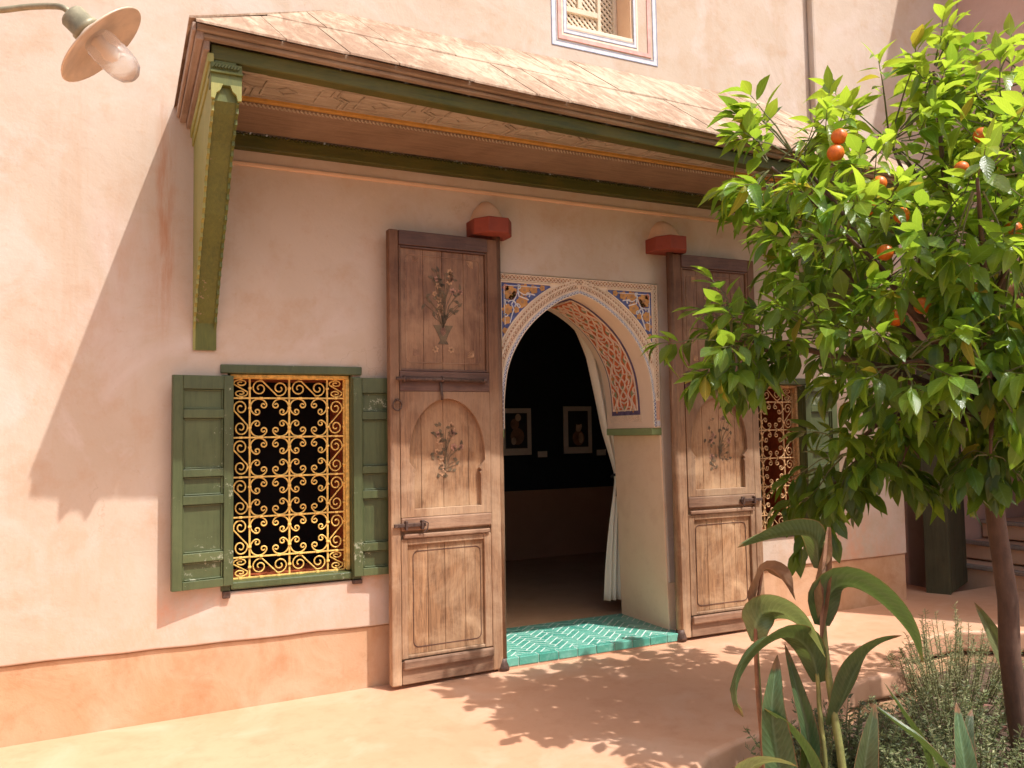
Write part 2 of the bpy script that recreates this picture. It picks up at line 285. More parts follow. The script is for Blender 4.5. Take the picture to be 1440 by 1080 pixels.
# ------------------------------------------------------------------ helpers
class MB:
    def __init__(s): s.v = []; s.f = []; s.mi = []; s.mats = []; s.cur = 0
    def use(s, m):
        if m not in s.mats: s.mats.append(m)
        s.cur = s.mats.index(m); return s
    def face(s, idx): s.f.append(idx); s.mi.append(s.cur)
    def prism(s, pts, off):
        n = len(pts); b = len(s.v); off = Vector(off)
        s.v += [Vector(p) for p in pts] + [Vector(p) + off for p in pts]
        s.face(list(range(b, b + n))); s.face(list(range(b + 2 * n - 1, b + n - 1, -1)))
        for i in range(n):
            j = (i + 1) % n; s.face([b + i, b + n + i, b + n + j, b + j])
        return s
    def box(s, x0, x1, y0, y1, z0, z1):
        return s.prism([(x0, y0, z0), (x1, y0, z0), (x1, y0, z1), (x0, y0, z1)], (0, y1 - y0, 0))
    def tube(s, path, r, n=8, caps=True):
        P = [Vector(p) for p in path]; rs = r if isinstance(r, (list, tuple)) else [r] * len(P)
        b0 = len(s.v); up = None
        for i, p in enumerate(P):
            d = (P[min(i + 1, len(P) - 1)] - P[max(i - 1, 0)]).normalized()
            if up is None: up = d.orthogonal().normalized()
            up = (up - d * up.dot(d))
            up = up.normalized() if up.length > 1e-5 else d.orthogonal().normalized()
            w = d.cross(up)
            for k in range(n):
                a = 2 * PI * k / n; s.v.append(p + (up * math.cos(a) + w * math.sin(a)) * rs[i])
        for i in range(len(P) - 1):
            for k in range(n):
                a = b0 + i * n + k; c = b0 + i * n + (k + 1) % n
                s.face([a, c, c + n, a + n])
        if caps:
            s.face([b0 + k for k in range(n)][::-1]); e = b0 + (len(P) - 1) * n; s.face([e + k for k in range(n)])
        return s
    def lathe(s, prof, org, axis=(0, 0, 1), n=24):
        ax = Vector(axis).normalized(); u = ax.orthogonal().normalized(); w = ax.cross(u); org = Vector(org); b = len(s.v)
        for r, h in prof:
            for k in range(n):
                a = 2 * PI * k / n; s.v.append(org + ax * h + (u * math.cos(a) + w * math.sin(a)) * max(r, 1e-4))
        for i in range(len(prof) - 1):
            for k in range(n):
                a = b + i * n + k; c = b + i * n + (k + 1) % n; s.face([a, c, c + n, a + n])
        return s
    def ribbon(s, pts, nrm, width, h):   # raised flat strip following points on a surface
        P = [Vector(p) for p in pts]; N = [Vector(q) for q in nrm] if isinstance(nrm, list) else [Vector(nrm)] * len(P)
        b = len(s.v); k = len(P)
        for i, p in enumerate(P):
            d = (P[min(i + 1, k - 1)] - P[max(i - 1, 0)]); d.normalize()
            w = d.cross(N[i]).normalized() * width / 2
            s.v += [p - w, p - w * .7 + N[i] * h, p + w * .7 + N[i] * h, p + w]
        for i in range(k - 1):
            for j in range(3):
                a = b + i * 4 + j; s.face([a, a + 1, a + 5, a + 4])
        return s
    def build(s, name, mat=None, parent=None, smooth=False, bevel=0, loc=None, kind=None):
        me = bpy.data.meshes.new(name); me.from_pydata([tuple(v) for v in s.v], [], s.f)
        for mt in (s.mats or [mat]): me.materials.append(M[mt] if isinstance(mt, str) else mt)
        if s.mats: me.polygons.foreach_set('material_index', s.mi)
        bm = bmesh.new(); bm.from_mesh(me); bmesh.ops.recalc_face_normals(bm, faces=bm.faces); bm.to_mesh(me); bm.free()
        if smooth: me.polygons.foreach_set('use_smooth', [True] * len(me.polygons))
        o = bpy.data.objects.new(name, me); C.objects.link(o)
        if parent: o.parent = parent
        if loc: o.location = loc
        if bevel:
            b = o.modifiers.new('bevel', 'BEVEL'); b.width = bevel; b.segments = 2; b.limit_method = 'ANGLE'
        if kind: o['kind'] = kind
        return o
def tag(o, label=None, cat=None, group=None, kind=None):
    if label: o['label'] = label
    if cat: o['category'] = cat
    if group: o['group'] = group
    if kind: o['kind'] = kind
    return o
def thing(name, label, cat, loc=(0, 0, 0), rz=0, group=None):
    o = bpy.data.objects.new(name, None); o.empty_display_size = .1; C.objects.link(o); o.location = loc; o.rotation_euler = (0, 0, rz)
    return tag(o, label, cat, group)
def box(name, mat, x0, x1, y0, y1, z0, z1, parent=None, bevel=.003, **k):
    return MB().box(x0, x1, y0, y1, z0, z1).build(name, mat, parent, bevel=bevel, **k)
def mesh_copy(o, parent=None, loc=None, rot=None, scale=None):
    c = o.copy(); C.objects.link(c)
    if parent is not None: c.parent = parent
    if loc is not None: c.location = loc
    if rot is not None: c.rotation_euler = rot
    if scale is not None: c.scale = scale
    return c
def tree_copy(o, parent=None):
    c = o.copy(); C.objects.link(c); c.parent = parent
    for ch in list(o.children): tree_copy(ch, c)
    return c
def plate(name, mat, loops, y0, y1, parent=None, bev=0, horizontal=False, kind=None, res=3):
    """flat slab with holes: loops in (x,z), thickness from y0 to y1 (or (x,y) with z0..z1 when horizontal)"""
    cu = bpy.data.curves.new('tmp', 'CURVE'); cu.dimensions = '2D'; cu.fill_mode = 'BOTH'
    for lp in loops:
        sp = cu.splines.new('POLY'); sp.points.add(len(lp) - 1)
        for i, (a, b) in enumerate(lp): sp.points[i].co = (a, b, 0, 1)
        sp.use_cyclic_u = True
    h = abs(y1 - y0) / 2; cu.extrude = h - bev; cu.bevel_depth = bev; cu.bevel_resolution = res; cu.offset = -bev
    to = bpy.data.objects.new('tmp', cu); C.objects.link(to)
    dg = bpy.context.evaluated_depsgraph_get(); me = bpy.data.meshes.new_from_object(to.evaluated_get(dg)); me.name = name
    C.objects.unlink(to); bpy.data.objects.remove(to); bpy.data.curves.remove(cu)
    yc = (y0 + y1) / 2
    if horizontal: me.transform(Matrix.Translation((0, 0, yc)))
    else: me.transform(Matrix.Translation((0, yc, 0)) @ Matrix.Rotation(PI / 2, 4, 'X'))
    me.materials.clear(); me.materials.append(M[mat] if isinstance(mat, str) else mat)
    for p in me.polygons: p.use_smooth = False
    o = bpy.data.objects.new(name, me); C.objects.link(o)
    if parent: o.parent = parent
    if kind: o['kind'] = kind
    return o
def clip(poly, inside_pts):
    """Sutherland-Hodgman against a convex CCW polygon"""
    out = list(poly)
    n = len(inside_pts)
    for i in range(n):
        a = inside_pts[i]; b = inside_pts[(i + 1) % n]; inp = out; out = []
        if not inp: return []
        def sd(p): return (b[0] - a[0]) * (p[1] - a[1]) - (b[1] - a[1]) * (p[0] - a[0])
        for j in range(len(inp)):
            p = inp[j]; q = inp[(j + 1) % len(inp)]; sp, sq = sd(p), sd(q)
            if sp >= 0: out.append(p)
            if sp * sq < 0:
                t = sp / (sp - sq); out.append((p[0] + (q[0] - p[0]) * t, p[1] + (q[1] - p[1]) * t))
    return out
def area(p): return abs(sum(p[i][0] * p[(i + 1) % len(p)][1] - p[(i + 1) % len(p)][0] * p[i][1] for i in range(len(p)))) / 2
def zf(x): return .010 * (x - 1.3)

# ------------------------------------------------------------------ ground, bed
BED = [(2.02, -2.6), (2.06, -2.0), (2.16, -1.80), (2.34, -1.66), (2.56, -1.60), (2.95, -1.56), (3.22, -1.50), (3.40, -1.42), (3.56, -1.30), (3.78, -1.24), (4.05, -1.26), (4.22, -1.20), (4.32, -1.02), (4.6, -.84), (5.1, -.82), (5.5, -1.1), (5.6, -1.7), (5.5, -3.3), (5.0, -3.9), (2.9, -3.9), (2.3, -3.4)]
fl = plate('courtyard_floor', 'floor', [[(-3.4, -10), (16, -10), (16, .03), (6.2, .03), (6.2, 1.3), (5.55, 1.3), (5.55, .03), (-3.4, .03)], BED], -.14, 0, bev=.028, horizontal=True, kind='structure', res=4)
fl.rotation_euler = (0, -math.atan(.010), 0); fl.location = (0, 0, -.013)
far = MB(); far.v = [Vector(p) for p in [(-60, -60, -.45), (60, -60, -.45), (60, 60, -.45), (-60, 60, -.45)]]; far.face([0, 1, 2, 3])
far.build('ground', 'bedwall', kind='structure')
def soil():
    b = MB(); n = 46
    for i in range(n + 1):
        for j in range(n + 1):
            x = 1.95 + 3.75 * i / n; y = -3.95 + 3.2 * j / n
            b.v.append(Vector((x, y, -.19 + .05 * noise.noise(Vector((x * 3, y * 3, 0))) + .02 * noise.noise(Vector((x * 14, y * 14, 3))))))
    for i in range(n):
        for j in range(n):
            a = i * (n + 1) + j; b.face([a, a + n + 1, a + n + 2, a + 1])
    o = b.build('planting_soil', 'soil', smooth=True, kind='structure')
soil()
bw = MB()
for i in range(len(BED)):
    (x0, y0), (x1, y1) = BED[i], BED[(i + 1) % len(BED)]
    cx, cy = 3.8, -2.4
    def o_(x, y, d): v = Vector((x - cx, y - cy)); v.normalize(); return x + v.x * d, y + v.y * d
    a = o_(x0, y0, .012); b_ = o_(x1, y1, .012); c_ = o_(x1, y1, .07); d_ = o_(x0, y0, .07)
    bw.prism([(a[0], a[1], -.3), (b_[0], b_[1], -.3), (c_[0], c_[1], -.3), (d_[0], d_[1], -.3)], (0, 0, .17))
bw.build('planting_bed_wall', 'bedwall', kind='structure')

# ------------------------------------------------------------------ main wall
wallT = thing('courtyard_facade', 'pink limewashed plaster facade with an ochre dado, pierced by the arched doorway and barred windows', 'wall')
def rect(x0, x1, z0, z1): return [(x0, z0), (x1, z0), (x1, z1), (x0, z1)]
DL = lambda x: .352 - .009 * (x + .4) if x < 1.5 else (.335 + (x - 1.5) * .022 if x < 4.6 else .404)
RJ = random.Random(5)
LL = [(x * .16 - 3.3, DL(max(-.9, x * .16 - 3.3)) + RJ.uniform(-.003, .003)) for x in range(0, 33)]
LR = [(3.50 + x * .16, DL(3.50 + x * .16) + RJ.uniform(-.003, .003)) for x in range(0, 13)]
outer = LL + [(2.085, .36), (2.085, 2.39), (3.335, 2.39), (3.338, 1.4), (3.366, .385)] + LR + [(5.65, .404), (5.65, 2.4), (6.52, 2.4), (6.52, 8), (-3.3, 8)]
holes = [rect(.56, 1.23, .60, 1.78), rect(3.94, 4.60, .62, 1.76), rect(2.672, 3.19, 4.06, 5.0), rect(6.33, 6.40, 4.20, 4.75)]
plate('upper_wall', 'wall', [outer] + holes, 0, .58, wallT, bev=.010)
d1 = [(-3.3, -.3), (2.07, -.3), (2.083, .355)] + [(x, z - .003) for x, z in LL[::-1]]
d2 = [(3.385, -.3), (5.65, -.3), (5.65, .401)] + [(x, z - .003) for x, z in LR[::-1]] + [(3.386, .380)]
plate('dado', 'dado', [d1], .016, .57, wallT, bev=.008)
plate('dado', 'dado', [d2], .016, .57, wallT, bev=.008)
# plaster under the canopy: slightly proud field with a soft top ledge
box('plaster_ledge', 'wall_ochre', .50, 4.93, -.014, .01, 2.868, 2.89, wallT, bevel=.006)
# raised upper bay to the right
tag(box('projecting_bay', 'wall', 4.80, 6.5, -.062, .002, 3.35, 8, wallT, bevel=.02))
# door head niche returns and side courtyard blocks
sw = thing('side_building', 'pink plastered side building in shade with steps up to a red framed door', 'building')
box('upper_storey', 'shade_wall', 6.5, 9.5, -2.4, .47, 2.5, 7.2, sw, bevel=.03)
box('front_wall', 'shade_wall', 6.5, 9.5, -2.4, -1.15, -.3, 2.5, sw, bevel=.02)
box('side_wall', 'shade_wall', 6.24, 9.5, .47, .70, -.3, 2.5, sw, bevel=.02)
box('passage_wall', 'roomdado', 5.3, 5.64, .60, 2.4, -.3, 2.45, sw, bevel=0)
box('passage_wall', 'shade_wall', 5.3, 7.0, 1.7, 1.9, -.3, 2.45, sw, bevel=0)
box('passage_ceiling', 'shade_wall', 5.3, 6.9, .59, 2.4, 2.42, 2.5, sw, bevel=0)
for i in range(3):
    box('step', 'step', 6.66 + .27 * i, 8.3, -1.1, .45, -.1 if i == 0 else .05 + .165 * i, .04 + .165 * (i + 1) - .004, sw, bevel=.012)
    box('step_nosing', 'nosing', 6.635 + .27 * i, 6.70 + .27 * i, -1.1, .45, .04 + .165 * (i + 1) - .03, .04 + .165 * (i + 1) + .006, sw, bevel=.008)
rd = box('red_door', 'roomdado', 8.2, 8.26, -1.15, .47, .5, 2.5, sw, bevel=0)
for y in (-1.1, -.72, -.34, .04, .42): box('door_bar', 'redframe', 8.13, 8.2, y - .04, y + .04, .5, 2.5, rd)
for z in (.56, 1.12, 1.7, 2.3): box('door_bar', 'redframe', 8.14, 8.21, -1.12, .44, z - .04, z + .04, rd)
# left courtyard wall carrying the lamp, and an unseen far wall added behind the viewer for warm bounce
tag(box('boundary_wall', 'wall', -3.6, -3.2, -10, .0, -.3, 2.6, bevel=.02), 'plain pink plaster wall closing the courtyard far to the left', 'wall')
tag(box('lamp_pillar', 'wall', -1.16, -.90, -1.88, -1.62, -.3, 3.2, bevel=.02), 'slim plastered pillar at the left carrying the swan neck lamp', 'pillar')
tag(box('rear_bounce_wall', 'wall', -3.6, 16, -10.4, -10.0, -.3, 2.6, bevel=.02), 'plain pink plaster wall added out of view for warm bounce, opposite the arched doorway', 'wall')

# ------------------------------------------------------------------ room behind the doorway
for nm, mt, a in (('room_floor', 'roomfloor', (.2, 5.6, .575, 3.5, -.2, .062)), ('room_ceiling', 'roomblack', (.2, 5.6, .59, 3.6, 3.0, 3.1)),
                  ('room_wall', 'roomblack', (.2, 5.6, 3.40, 3.6, .785, 3.0)), ('room_wall', 'roomblack', (.1, .25, .59, 3.6, .785, 3.0)), ('room_wall', 'roomblack', (5.5, 5.62, .59, 3.6, .785, 3.0)),
                  ('room_dado_wall', 'roomdado', (.2, 5.6, 3.395, 3.6, .0, .785)), ('room_dado_wall', 'roomdado', (.1, .252, .59, 3.39, .0, .785)), ('room_dado_wall', 'roomdado', (5.498, 5.62, .59, 3.39, .0, .785))):
    box(nm, mt, *a, bevel=0, kind='structure')
def picture(x, z, w, h, label, seed):
    t = thing('framed_picture', label, 'picture', (x, 3.39, z), group='framed prints on the black wall')
    box('mount', 'mat', -w / 2, w / 2, -.022, 0, 0, h, t, bevel=.003)
    b = MB(); q = .052
    b.use('picdark').box(-w / 2 + q, w / 2 - q, -.025, -.02, q + .02, h - q)
    def ell(cx, cz, rx, rz, y, n=14): b.prism([(cx + rx * math.cos(2 * PI * k / n), y, cz + rz * math.sin(2 * PI * k / n)) for k in range(n)], (0, .0015, 0))
    if seed:
        b.use('picmid'); ell(0, .17, .075, .085, -.027)
        b.use('piclight'); ell(.0, .30, .045, .062, -.0285); ell(.03, .17, .03, .06, -.0285)
        b.use('picdark'); ell(.0, .365, .062, .05, -.030); ell(-.05, .31, .022, .07, -.030)
    else:
        b.use('picmid'); ell(.01, .2, .08, .09, -.027); ell(-.02, .33, .05, .06, -.027)
        b.use('piclight'); ell(.02, .40, .035, .04, -.0285); ell(-.035, .15, .03, .04, -.0285)
    b.build('print', None, t)
picture(3.90, 1.165, .36, .50, 'framed print with a pale patch, on the black wall nearest the left door leaf', 0)
picture(4.66, 1.165, .355, .52, 'framed portrait print with a dark haired figure, on the black wall beside the curtain', 1)
for x, w_, lb in ((4.22, .115, 'small white caption card between the two framed prints'), (4.965, .12, 'small white caption card right of the portrait print, next to the curtain')):
    tag(box('caption_card', 'mat', x - w_ / 2, x + w_ / 2, 3.386, 3.39, 1.135, 1.20, bevel=0), lb, 'caption card', 'caption cards on the black wall')

# ------------------------------------------------------------------ arch surround
CX = 2.717
HP = [(.553, 1.427), (.553, 1.50), (.552, 1.58), (.546, 1.66), (.528, 1.78), (.497, 1.87), (.452, 1.955), (.40, 2.03), (.335, 2.10), (.27, 2.155), (.20, 2.205), (.105, 2.258), (0, 2.292)]
def dens(P, n):
    L = [0]
    for i in range(1, len(P)): L.append(L[-1] + math.dist(P[i], P[i - 1]))
    out = []
    for k in range(n + 1):
        s = L[-1] * k / n; i = 0
        while i < len(L) - 2 and L[i + 1] < s: i += 1
        t = (s - L[i]) / (L[i + 1] - L[i]); out.append((P[i][0] + (P[i + 1][0] - P[i][0]) * t, P[i][1] + (P[i + 1][1] - P[i][1]) * t))
    return out
HALF = dens(HP, 60)
for _ in range(6): HALF = [HALF[0]] + [((HALF[i - 1][0] + HALF[i][0] * 2 + HALF[i + 1][0]) / 4, (HALF[i - 1][1] + 2 * HALF[i][1] + HALF[i + 1][1]) / 4) for i in range(1, 60)] + [HALF[60]]
def offc(o):   # half curve offset outward, ends at the axis
    out = []
    for i, (d, z) in enumerate(HALF):
        a = HALF[max(0, i - 1)]; b = HALF[min(60, i + 1)]; tx, tz = b[0] - a[0], b[1] - a[1]; L = math.hypot(tx, tz)
        nx, nz = tz / L, -tx / L
        out.append((d + nx * o, z + nz * o))
    return out
archT = thing('arch_surround', 'carved and painted plaster pointed arch framing the doorway, with blue spandrels', 'arch')
op = [(CX + d, z) for d, z in HALF] + [(CX - d, z) for d, z in HALF[::-1][1:]]
plate('arch_block', 'arch', [[(2.088, 1.42), (CX - .553, 1.42)] + op[::-1] + [(CX + .553, 1.42), (3.332, 1.42), (3.332, 2.386), (2.088, 2.386)]], -.004, .572, archT, bev=.003)
YF = -.004
def onface(d, z, sgn, y=YF): return (CX + sgn * d, y, z)
XB = .574    # inner edge of the rectangular border
# rectangular lattice border
def lattice_strip(mb, p0, p1, wv, n, lenx):
    p0 = Vector(p0); p1 = Vector(p1); wv = Vector(wv); d = (p1 - p0) / n
    for i in range(n):
        for s in (0, 1):
            a = p0 + d * i + (wv if s else Vector()); b = p0 + d * (i + 1) + (Vector() if s else wv)
            mb.ribbon([a, (a + b) / 2, b], (0, -1, 0), .0042, .005)
bd = MB(); bd.use('hole')
bd.box(CX - .600, CX + .600, YF - .002, YF, 2.350, 2.380)
for s in (-1, 1): bd.box(min(CX + s * .600, CX + s * .577), max(CX + s * .600, CX + s * .577), YF - .002, YF, 1.62, 2.349)
bd.use('white')
lattice_strip(bd, (CX - .598, YF - .002, 2.351), (CX + .598, YF - .002, 2.351), (0, 0, .028), 46, 1)
for s in (-1, 1): lattice_strip(bd, (CX + s * .598, YF - .002, 1.62), (CX + s * .598, YF - .002, 2.35), (-s * .020, 0, 0), 28, 1)
for z in (2.347, 2.382): bd.ribbon([(CX - .604, YF, z), (CX + .604, YF, z)], (0, -1, 0), .006, .009)
for s in (-1, 1):
    for x in (.575, .603): bd.ribbon([(CX + s * x, YF, 1.61), (CX + s * x, YF, 2.384)], (0, -1, 0), .006, .009)
bd.build('lattice_border', None, archT, kind='stuff')
# arch bands
def inb(d): return d < XB - .004
def band(a, b, name, backing, fn):
    A = offc(a); B = offc(b); mb = MB()
    for s in (-1, 1):
        mb.use(backing)
        for i in range(60):
            if inb(A[i][0]) and inb(B[i][0] if a > 0 else 0):
                q = [onface(*A[i], s, YF - .0025), onface(*B[i], s, YF - .0025), onface(*B[i + 1], s, YF - .0025), onface(*A[i + 1], s, YF - .0025)]
                if B[i][0] < -.001 or B[i + 1][0] < -.001: pass
                k = len(mb.v); mb.v += [Vector(x) for x in q]; mb.face([k, k + 1, k + 2, k + 3])
        for edge in (A, B):
            run = []
            for d, z in edge:
                if inb(d) and d > -.002: run.append(onface(max(d, 0), z, s, YF - .001))
                elif run:
                    break
            if not run:
                run = [onface(max(d, 0), z, s, YF - .001) for d, z in edge if inb(d) and d > -.002]
            mb.use('white')
            if len(run) > 1: mb.ribbon(run, (0, -1, 0), .0065, .009)
            mb.use(backing)
        fn(mb, s, a, b)
    return mb.build(name, None, archT, kind='stuff')
def at(i, o):
    i = max(0, min(59.999, i)); k = int(i); t = i - k; A = offs_cache(o); return (A[k][0] * (1 - t) + A[k + 1][0] * t, A[k][1] * (1 - t) + A[k + 1][1] * t)
_oc = {}
def offs_cache(o):
    o = round(o, 4)
    if o not in _oc: _oc[o] = offc(o)
    return _oc[o]
def zig(mb, s, a, b):
    n = 44; mb.use('whitebright')
    for k in range(n):
        i0 = 60 * k / n; i1 = 60 * (k + .5) / n; i2 = 60 * (k + 1) / n
        P = [at(i0, a + .004), at(i1, b - .004), at(i2, a + .004)]
        if all(p[0] < .580 and p[0] >= 0 for p in P): mb.ribbon([onface(*p, s, YF - .002) for p in P], (0, -1, 0), .005, .006)
        P = [at(i0, b - .004), at(i1, a + .009), at(i2, b - .004)]
        if k % 1 == 0 and all(inb(p[0]) and p[0] >= 0 for p in P): mb.ribbon([onface(*p, s, YF - .002) for p in P], (0, -1, 0), .003, .005)
def leafy(mb, s, a, b):
    n = 46; mb.use('white')
    for k in range(n):
        i0 = 60 * k / n; w = 60 / n
        P = [at(i0 + w * .1, a + .003), at(i0 - w * .15, a + (b - a) * .5), at(i0 + w * .45, b - .005), at(i0 + w * 1.0, b - .010), at(i0 + w * .75, a + (b - a) * .55), at(i0 + w * .35, a + .004)]
        if all(inb(p[0]) and p[0] >= -.001 for p in P): mb.ribbon([onface(*p, s, YF - .002) for p in P], (0, -1, 0), .0042, .007)
def latt(mb, s, a, b):
    n = 52; mb.use('white')
    for k in range(n):
        for P in ([at(60 * k / n, a), at(60 * (k + 1) / n, b)], [at(60 * k / n, b), at(60 * (k + 1) / n, a)]):
            if all(inb(p[0]) and p[0] >= 0 for p in P): mb.ribbon([onface(*p, s, YF - .002) for p in P], (0, -1, 0), .0042, .006)
band(.000, .024, 'blue_zigzag_band', 'blue', zig)
band(.030, .062, 'leaf_band', 'hole', leafy)
band(.066, .088, 'lattice_band', 'hole', latt)
# spandrels
OUT = offc(.100)
for s in (-1, 1):
    poly = [(d, z) for d, z in OUT if d < XB - .012 and z < 2.334 and d > .2]
    poly = [(XB - .012, poly[0][1])] + poly + [(poly[-1][0] + .012, 2.334), (XB - .012, 2.334)]
    sp = MB(); sp.use('blue'); sp.prism([onface(d, z, s, YF - .001) for d, z in poly], (0, -.003, 0))
    sp.use('white')
    loop = [onface(d, z, s, YF - .002) for d, z in poly + [poly[0]]]; sp.ribbon(loop, (0, -1, 0), .011, .010)
    kx, kz = XB - .018, 2.328
    SC = 1.32
    def PT(u, v, y=YF - .004): return onface(kx - u * SC, kz - v * SC, s, y)
    def inside(u, v):
        d, z = kx - u * SC, kz - v * SC
        if u < 0 or v < 0: return False
        return all(math.hypot(d - a, z - b) > .012 for a, b in OUT) and min(OUT, key=lambda q: math.hypot(q[0] - d, q[1] - z))[0] < d + .02
    def flower(u, v, r, mat, n=7, ph=0):
        r *= 1.25
        pts = []
        for k in range(n * 4):
            a = 2 * PI * k / (n * 4) + ph; rr = r * (.74 + .26 * abs(math.sin(a * n / 2)))
            pts.append(PT(u + rr * math.cos(a), v + rr * math.sin(a)))
        sp.use(mat); sp.prism(pts, (0, -.005, 0))
        sp.use('hole'); sp.prism([PT(u + r * .25 * math.cos(k * PI / 3), v + r * .25 * math.sin(k * PI / 3), YF - .009) for k in range(6)], (0, -.0015, 0))
    def spiral(u, v, r, a0, turn, mat='whitebright', w=.0065, lead=0):
        pts = []
        for k in range(16):
            t = k / 15; a = a0 + turn * t; rr = r * (1 - .8 * t); pts.append((u + rr * math.cos(a), v + rr * math.sin(a)))
        if all(inside(*p) for p in pts[:4]):
            sp.use(mat); sp.ribbon([PT(*p) for p in pts], (0, -1, 0), w, .008)
    def stem(pts, w=.007, mat='whitebright'):
        sp.use(mat); sp.ribbon([PT(*p) for p in pts if inside(*p)] if sum(inside(*p) for p in pts) > 1 else [PT(.01, .01), PT(.012, .012)], (0, -1, 0), w, .008)
    flower(.045, .045, .030, 'ochre'); flower(.022, .022, .014, 'rust', 5); flower(.068, .05, .012, 'rust', 5); flower(.05, .07, .012, 'rust', 5)
    flower(.108, .085, .026, 'ochre', 5); flower(.12, .028, .024, 'ochre'); flower(.028, .125, .022, 'ochre'); flower(.168, .024, .018, 'ochre', 5); flower(.022, .175, .018, 'ochre', 5)
    flower(.215, .014, .012, 'ochre', 5); flower(.015, .225, .012, 'ochre', 5); flower(.075, .125, .013, 'ochre', 5)
    stem([(.07, .07), (.085, .035), (.115, .052), (.15, .045), (.175, .05)]); stem([(.07, .07), (.05, .10), (.062, .125), (.05, .155), (.04, .19)])
    stem([(.01, .08), (.035, .085), (.06, .08), (.085, .11), (.09, .135)], .008); stem([(.09, .01), (.085, .03), (.09, .06), (.125, .07), (.14, .075)], .008)
    stem([(.012, .01), (.012, .1), (.014, .2)], .004); stem([(.01, .012), (.1, .012), (.2, .012)], .004)
    for (u, v, r, a, t) in ((.15, .062, .02, 0, 5), (.19, .035, .016, 2, -5), (.055, .17, .02, 1, 5), (.04, .21, .014, 2, -5), (.085, .11, .018, 3, 5), (.135, .05, .014, 1, -5), (.03, .09, .015, 2, 5), (.09, .018, .013, 4, 5), (.018, .15, .012, 0, 5), (.205, .03, .010, 1, 5)):
        spiral(u, v, r, a, t)
    sp.build('painted_spandrel', None, archT)
# pink blocks at the feet of the border
for s in (-1, 1):
    xs = sorted((CX + s * .582, CX + s * .606)); box('pink_foot_panel', 'archpink', xs[0], xs[1], YF - .006, YF + .002, 1.475, 1.60, archT, bevel=.002)
    box('blue_foot_band', 'paleblue', xs[0], xs[1], YF - .006, YF + .002, 1.43, 1.466, archT, bevel=.002)
# intrados ornament
HL = [0]
for i in range(60): HL.append(HL[-1] + math.dist(HALF[i], HALF[i + 1]))
TL = HL[-1]
def IN(s_, v, sg, lift=.0015):
    s_ = max(0, min(TL - 1e-5, s_)); i = 0
    lo, hi = 0, 60
    while hi - lo > 1:
        mid = (lo + hi) // 2
        if HL[mid] <= s_: lo = mid
        else: hi = mid
    t = (s_ - HL[lo]) / (HL[lo + 1] - HL[lo]); d = HALF[lo][0] * (1 - t) + HALF[lo + 1][0] * t; z = HALF[lo][1] * (1 - t) + HALF[lo + 1][1] * t
    tx, tz = HALF[lo + 1][0] - HALF[lo][0], HALF[lo + 1][1] - HALF[lo][1]; L = math.hypot(tx, tz); n = Vector((-tz / L * sg, 0, tx / L))
    if n.x * sg > 0: n = -n
    return Vector((CX + sg * d, v, z)) + n * lift, n
def instrip(mb, s0, s1, v0, v1, sg, lift, n=50):
    k = len(mb.v)
    for i in range(n + 1):
        for v in (v0, v1): mb.v.append(IN(s0 + (s1 - s0) * i / n, v, sg, lift)[0])
    for i in range(n): mb.face([k + 2 * i, k + 2 * i + 1, k + 2 * i + 3, k + 2 * i + 2])
def incurve(mb, pts, sg, w, h, lift=.0015):
    q = [IN(a, b, sg, lift) for a, b in pts]; mb.ribbon([x[0] for x in q], [x[1] for x in q], w, h)
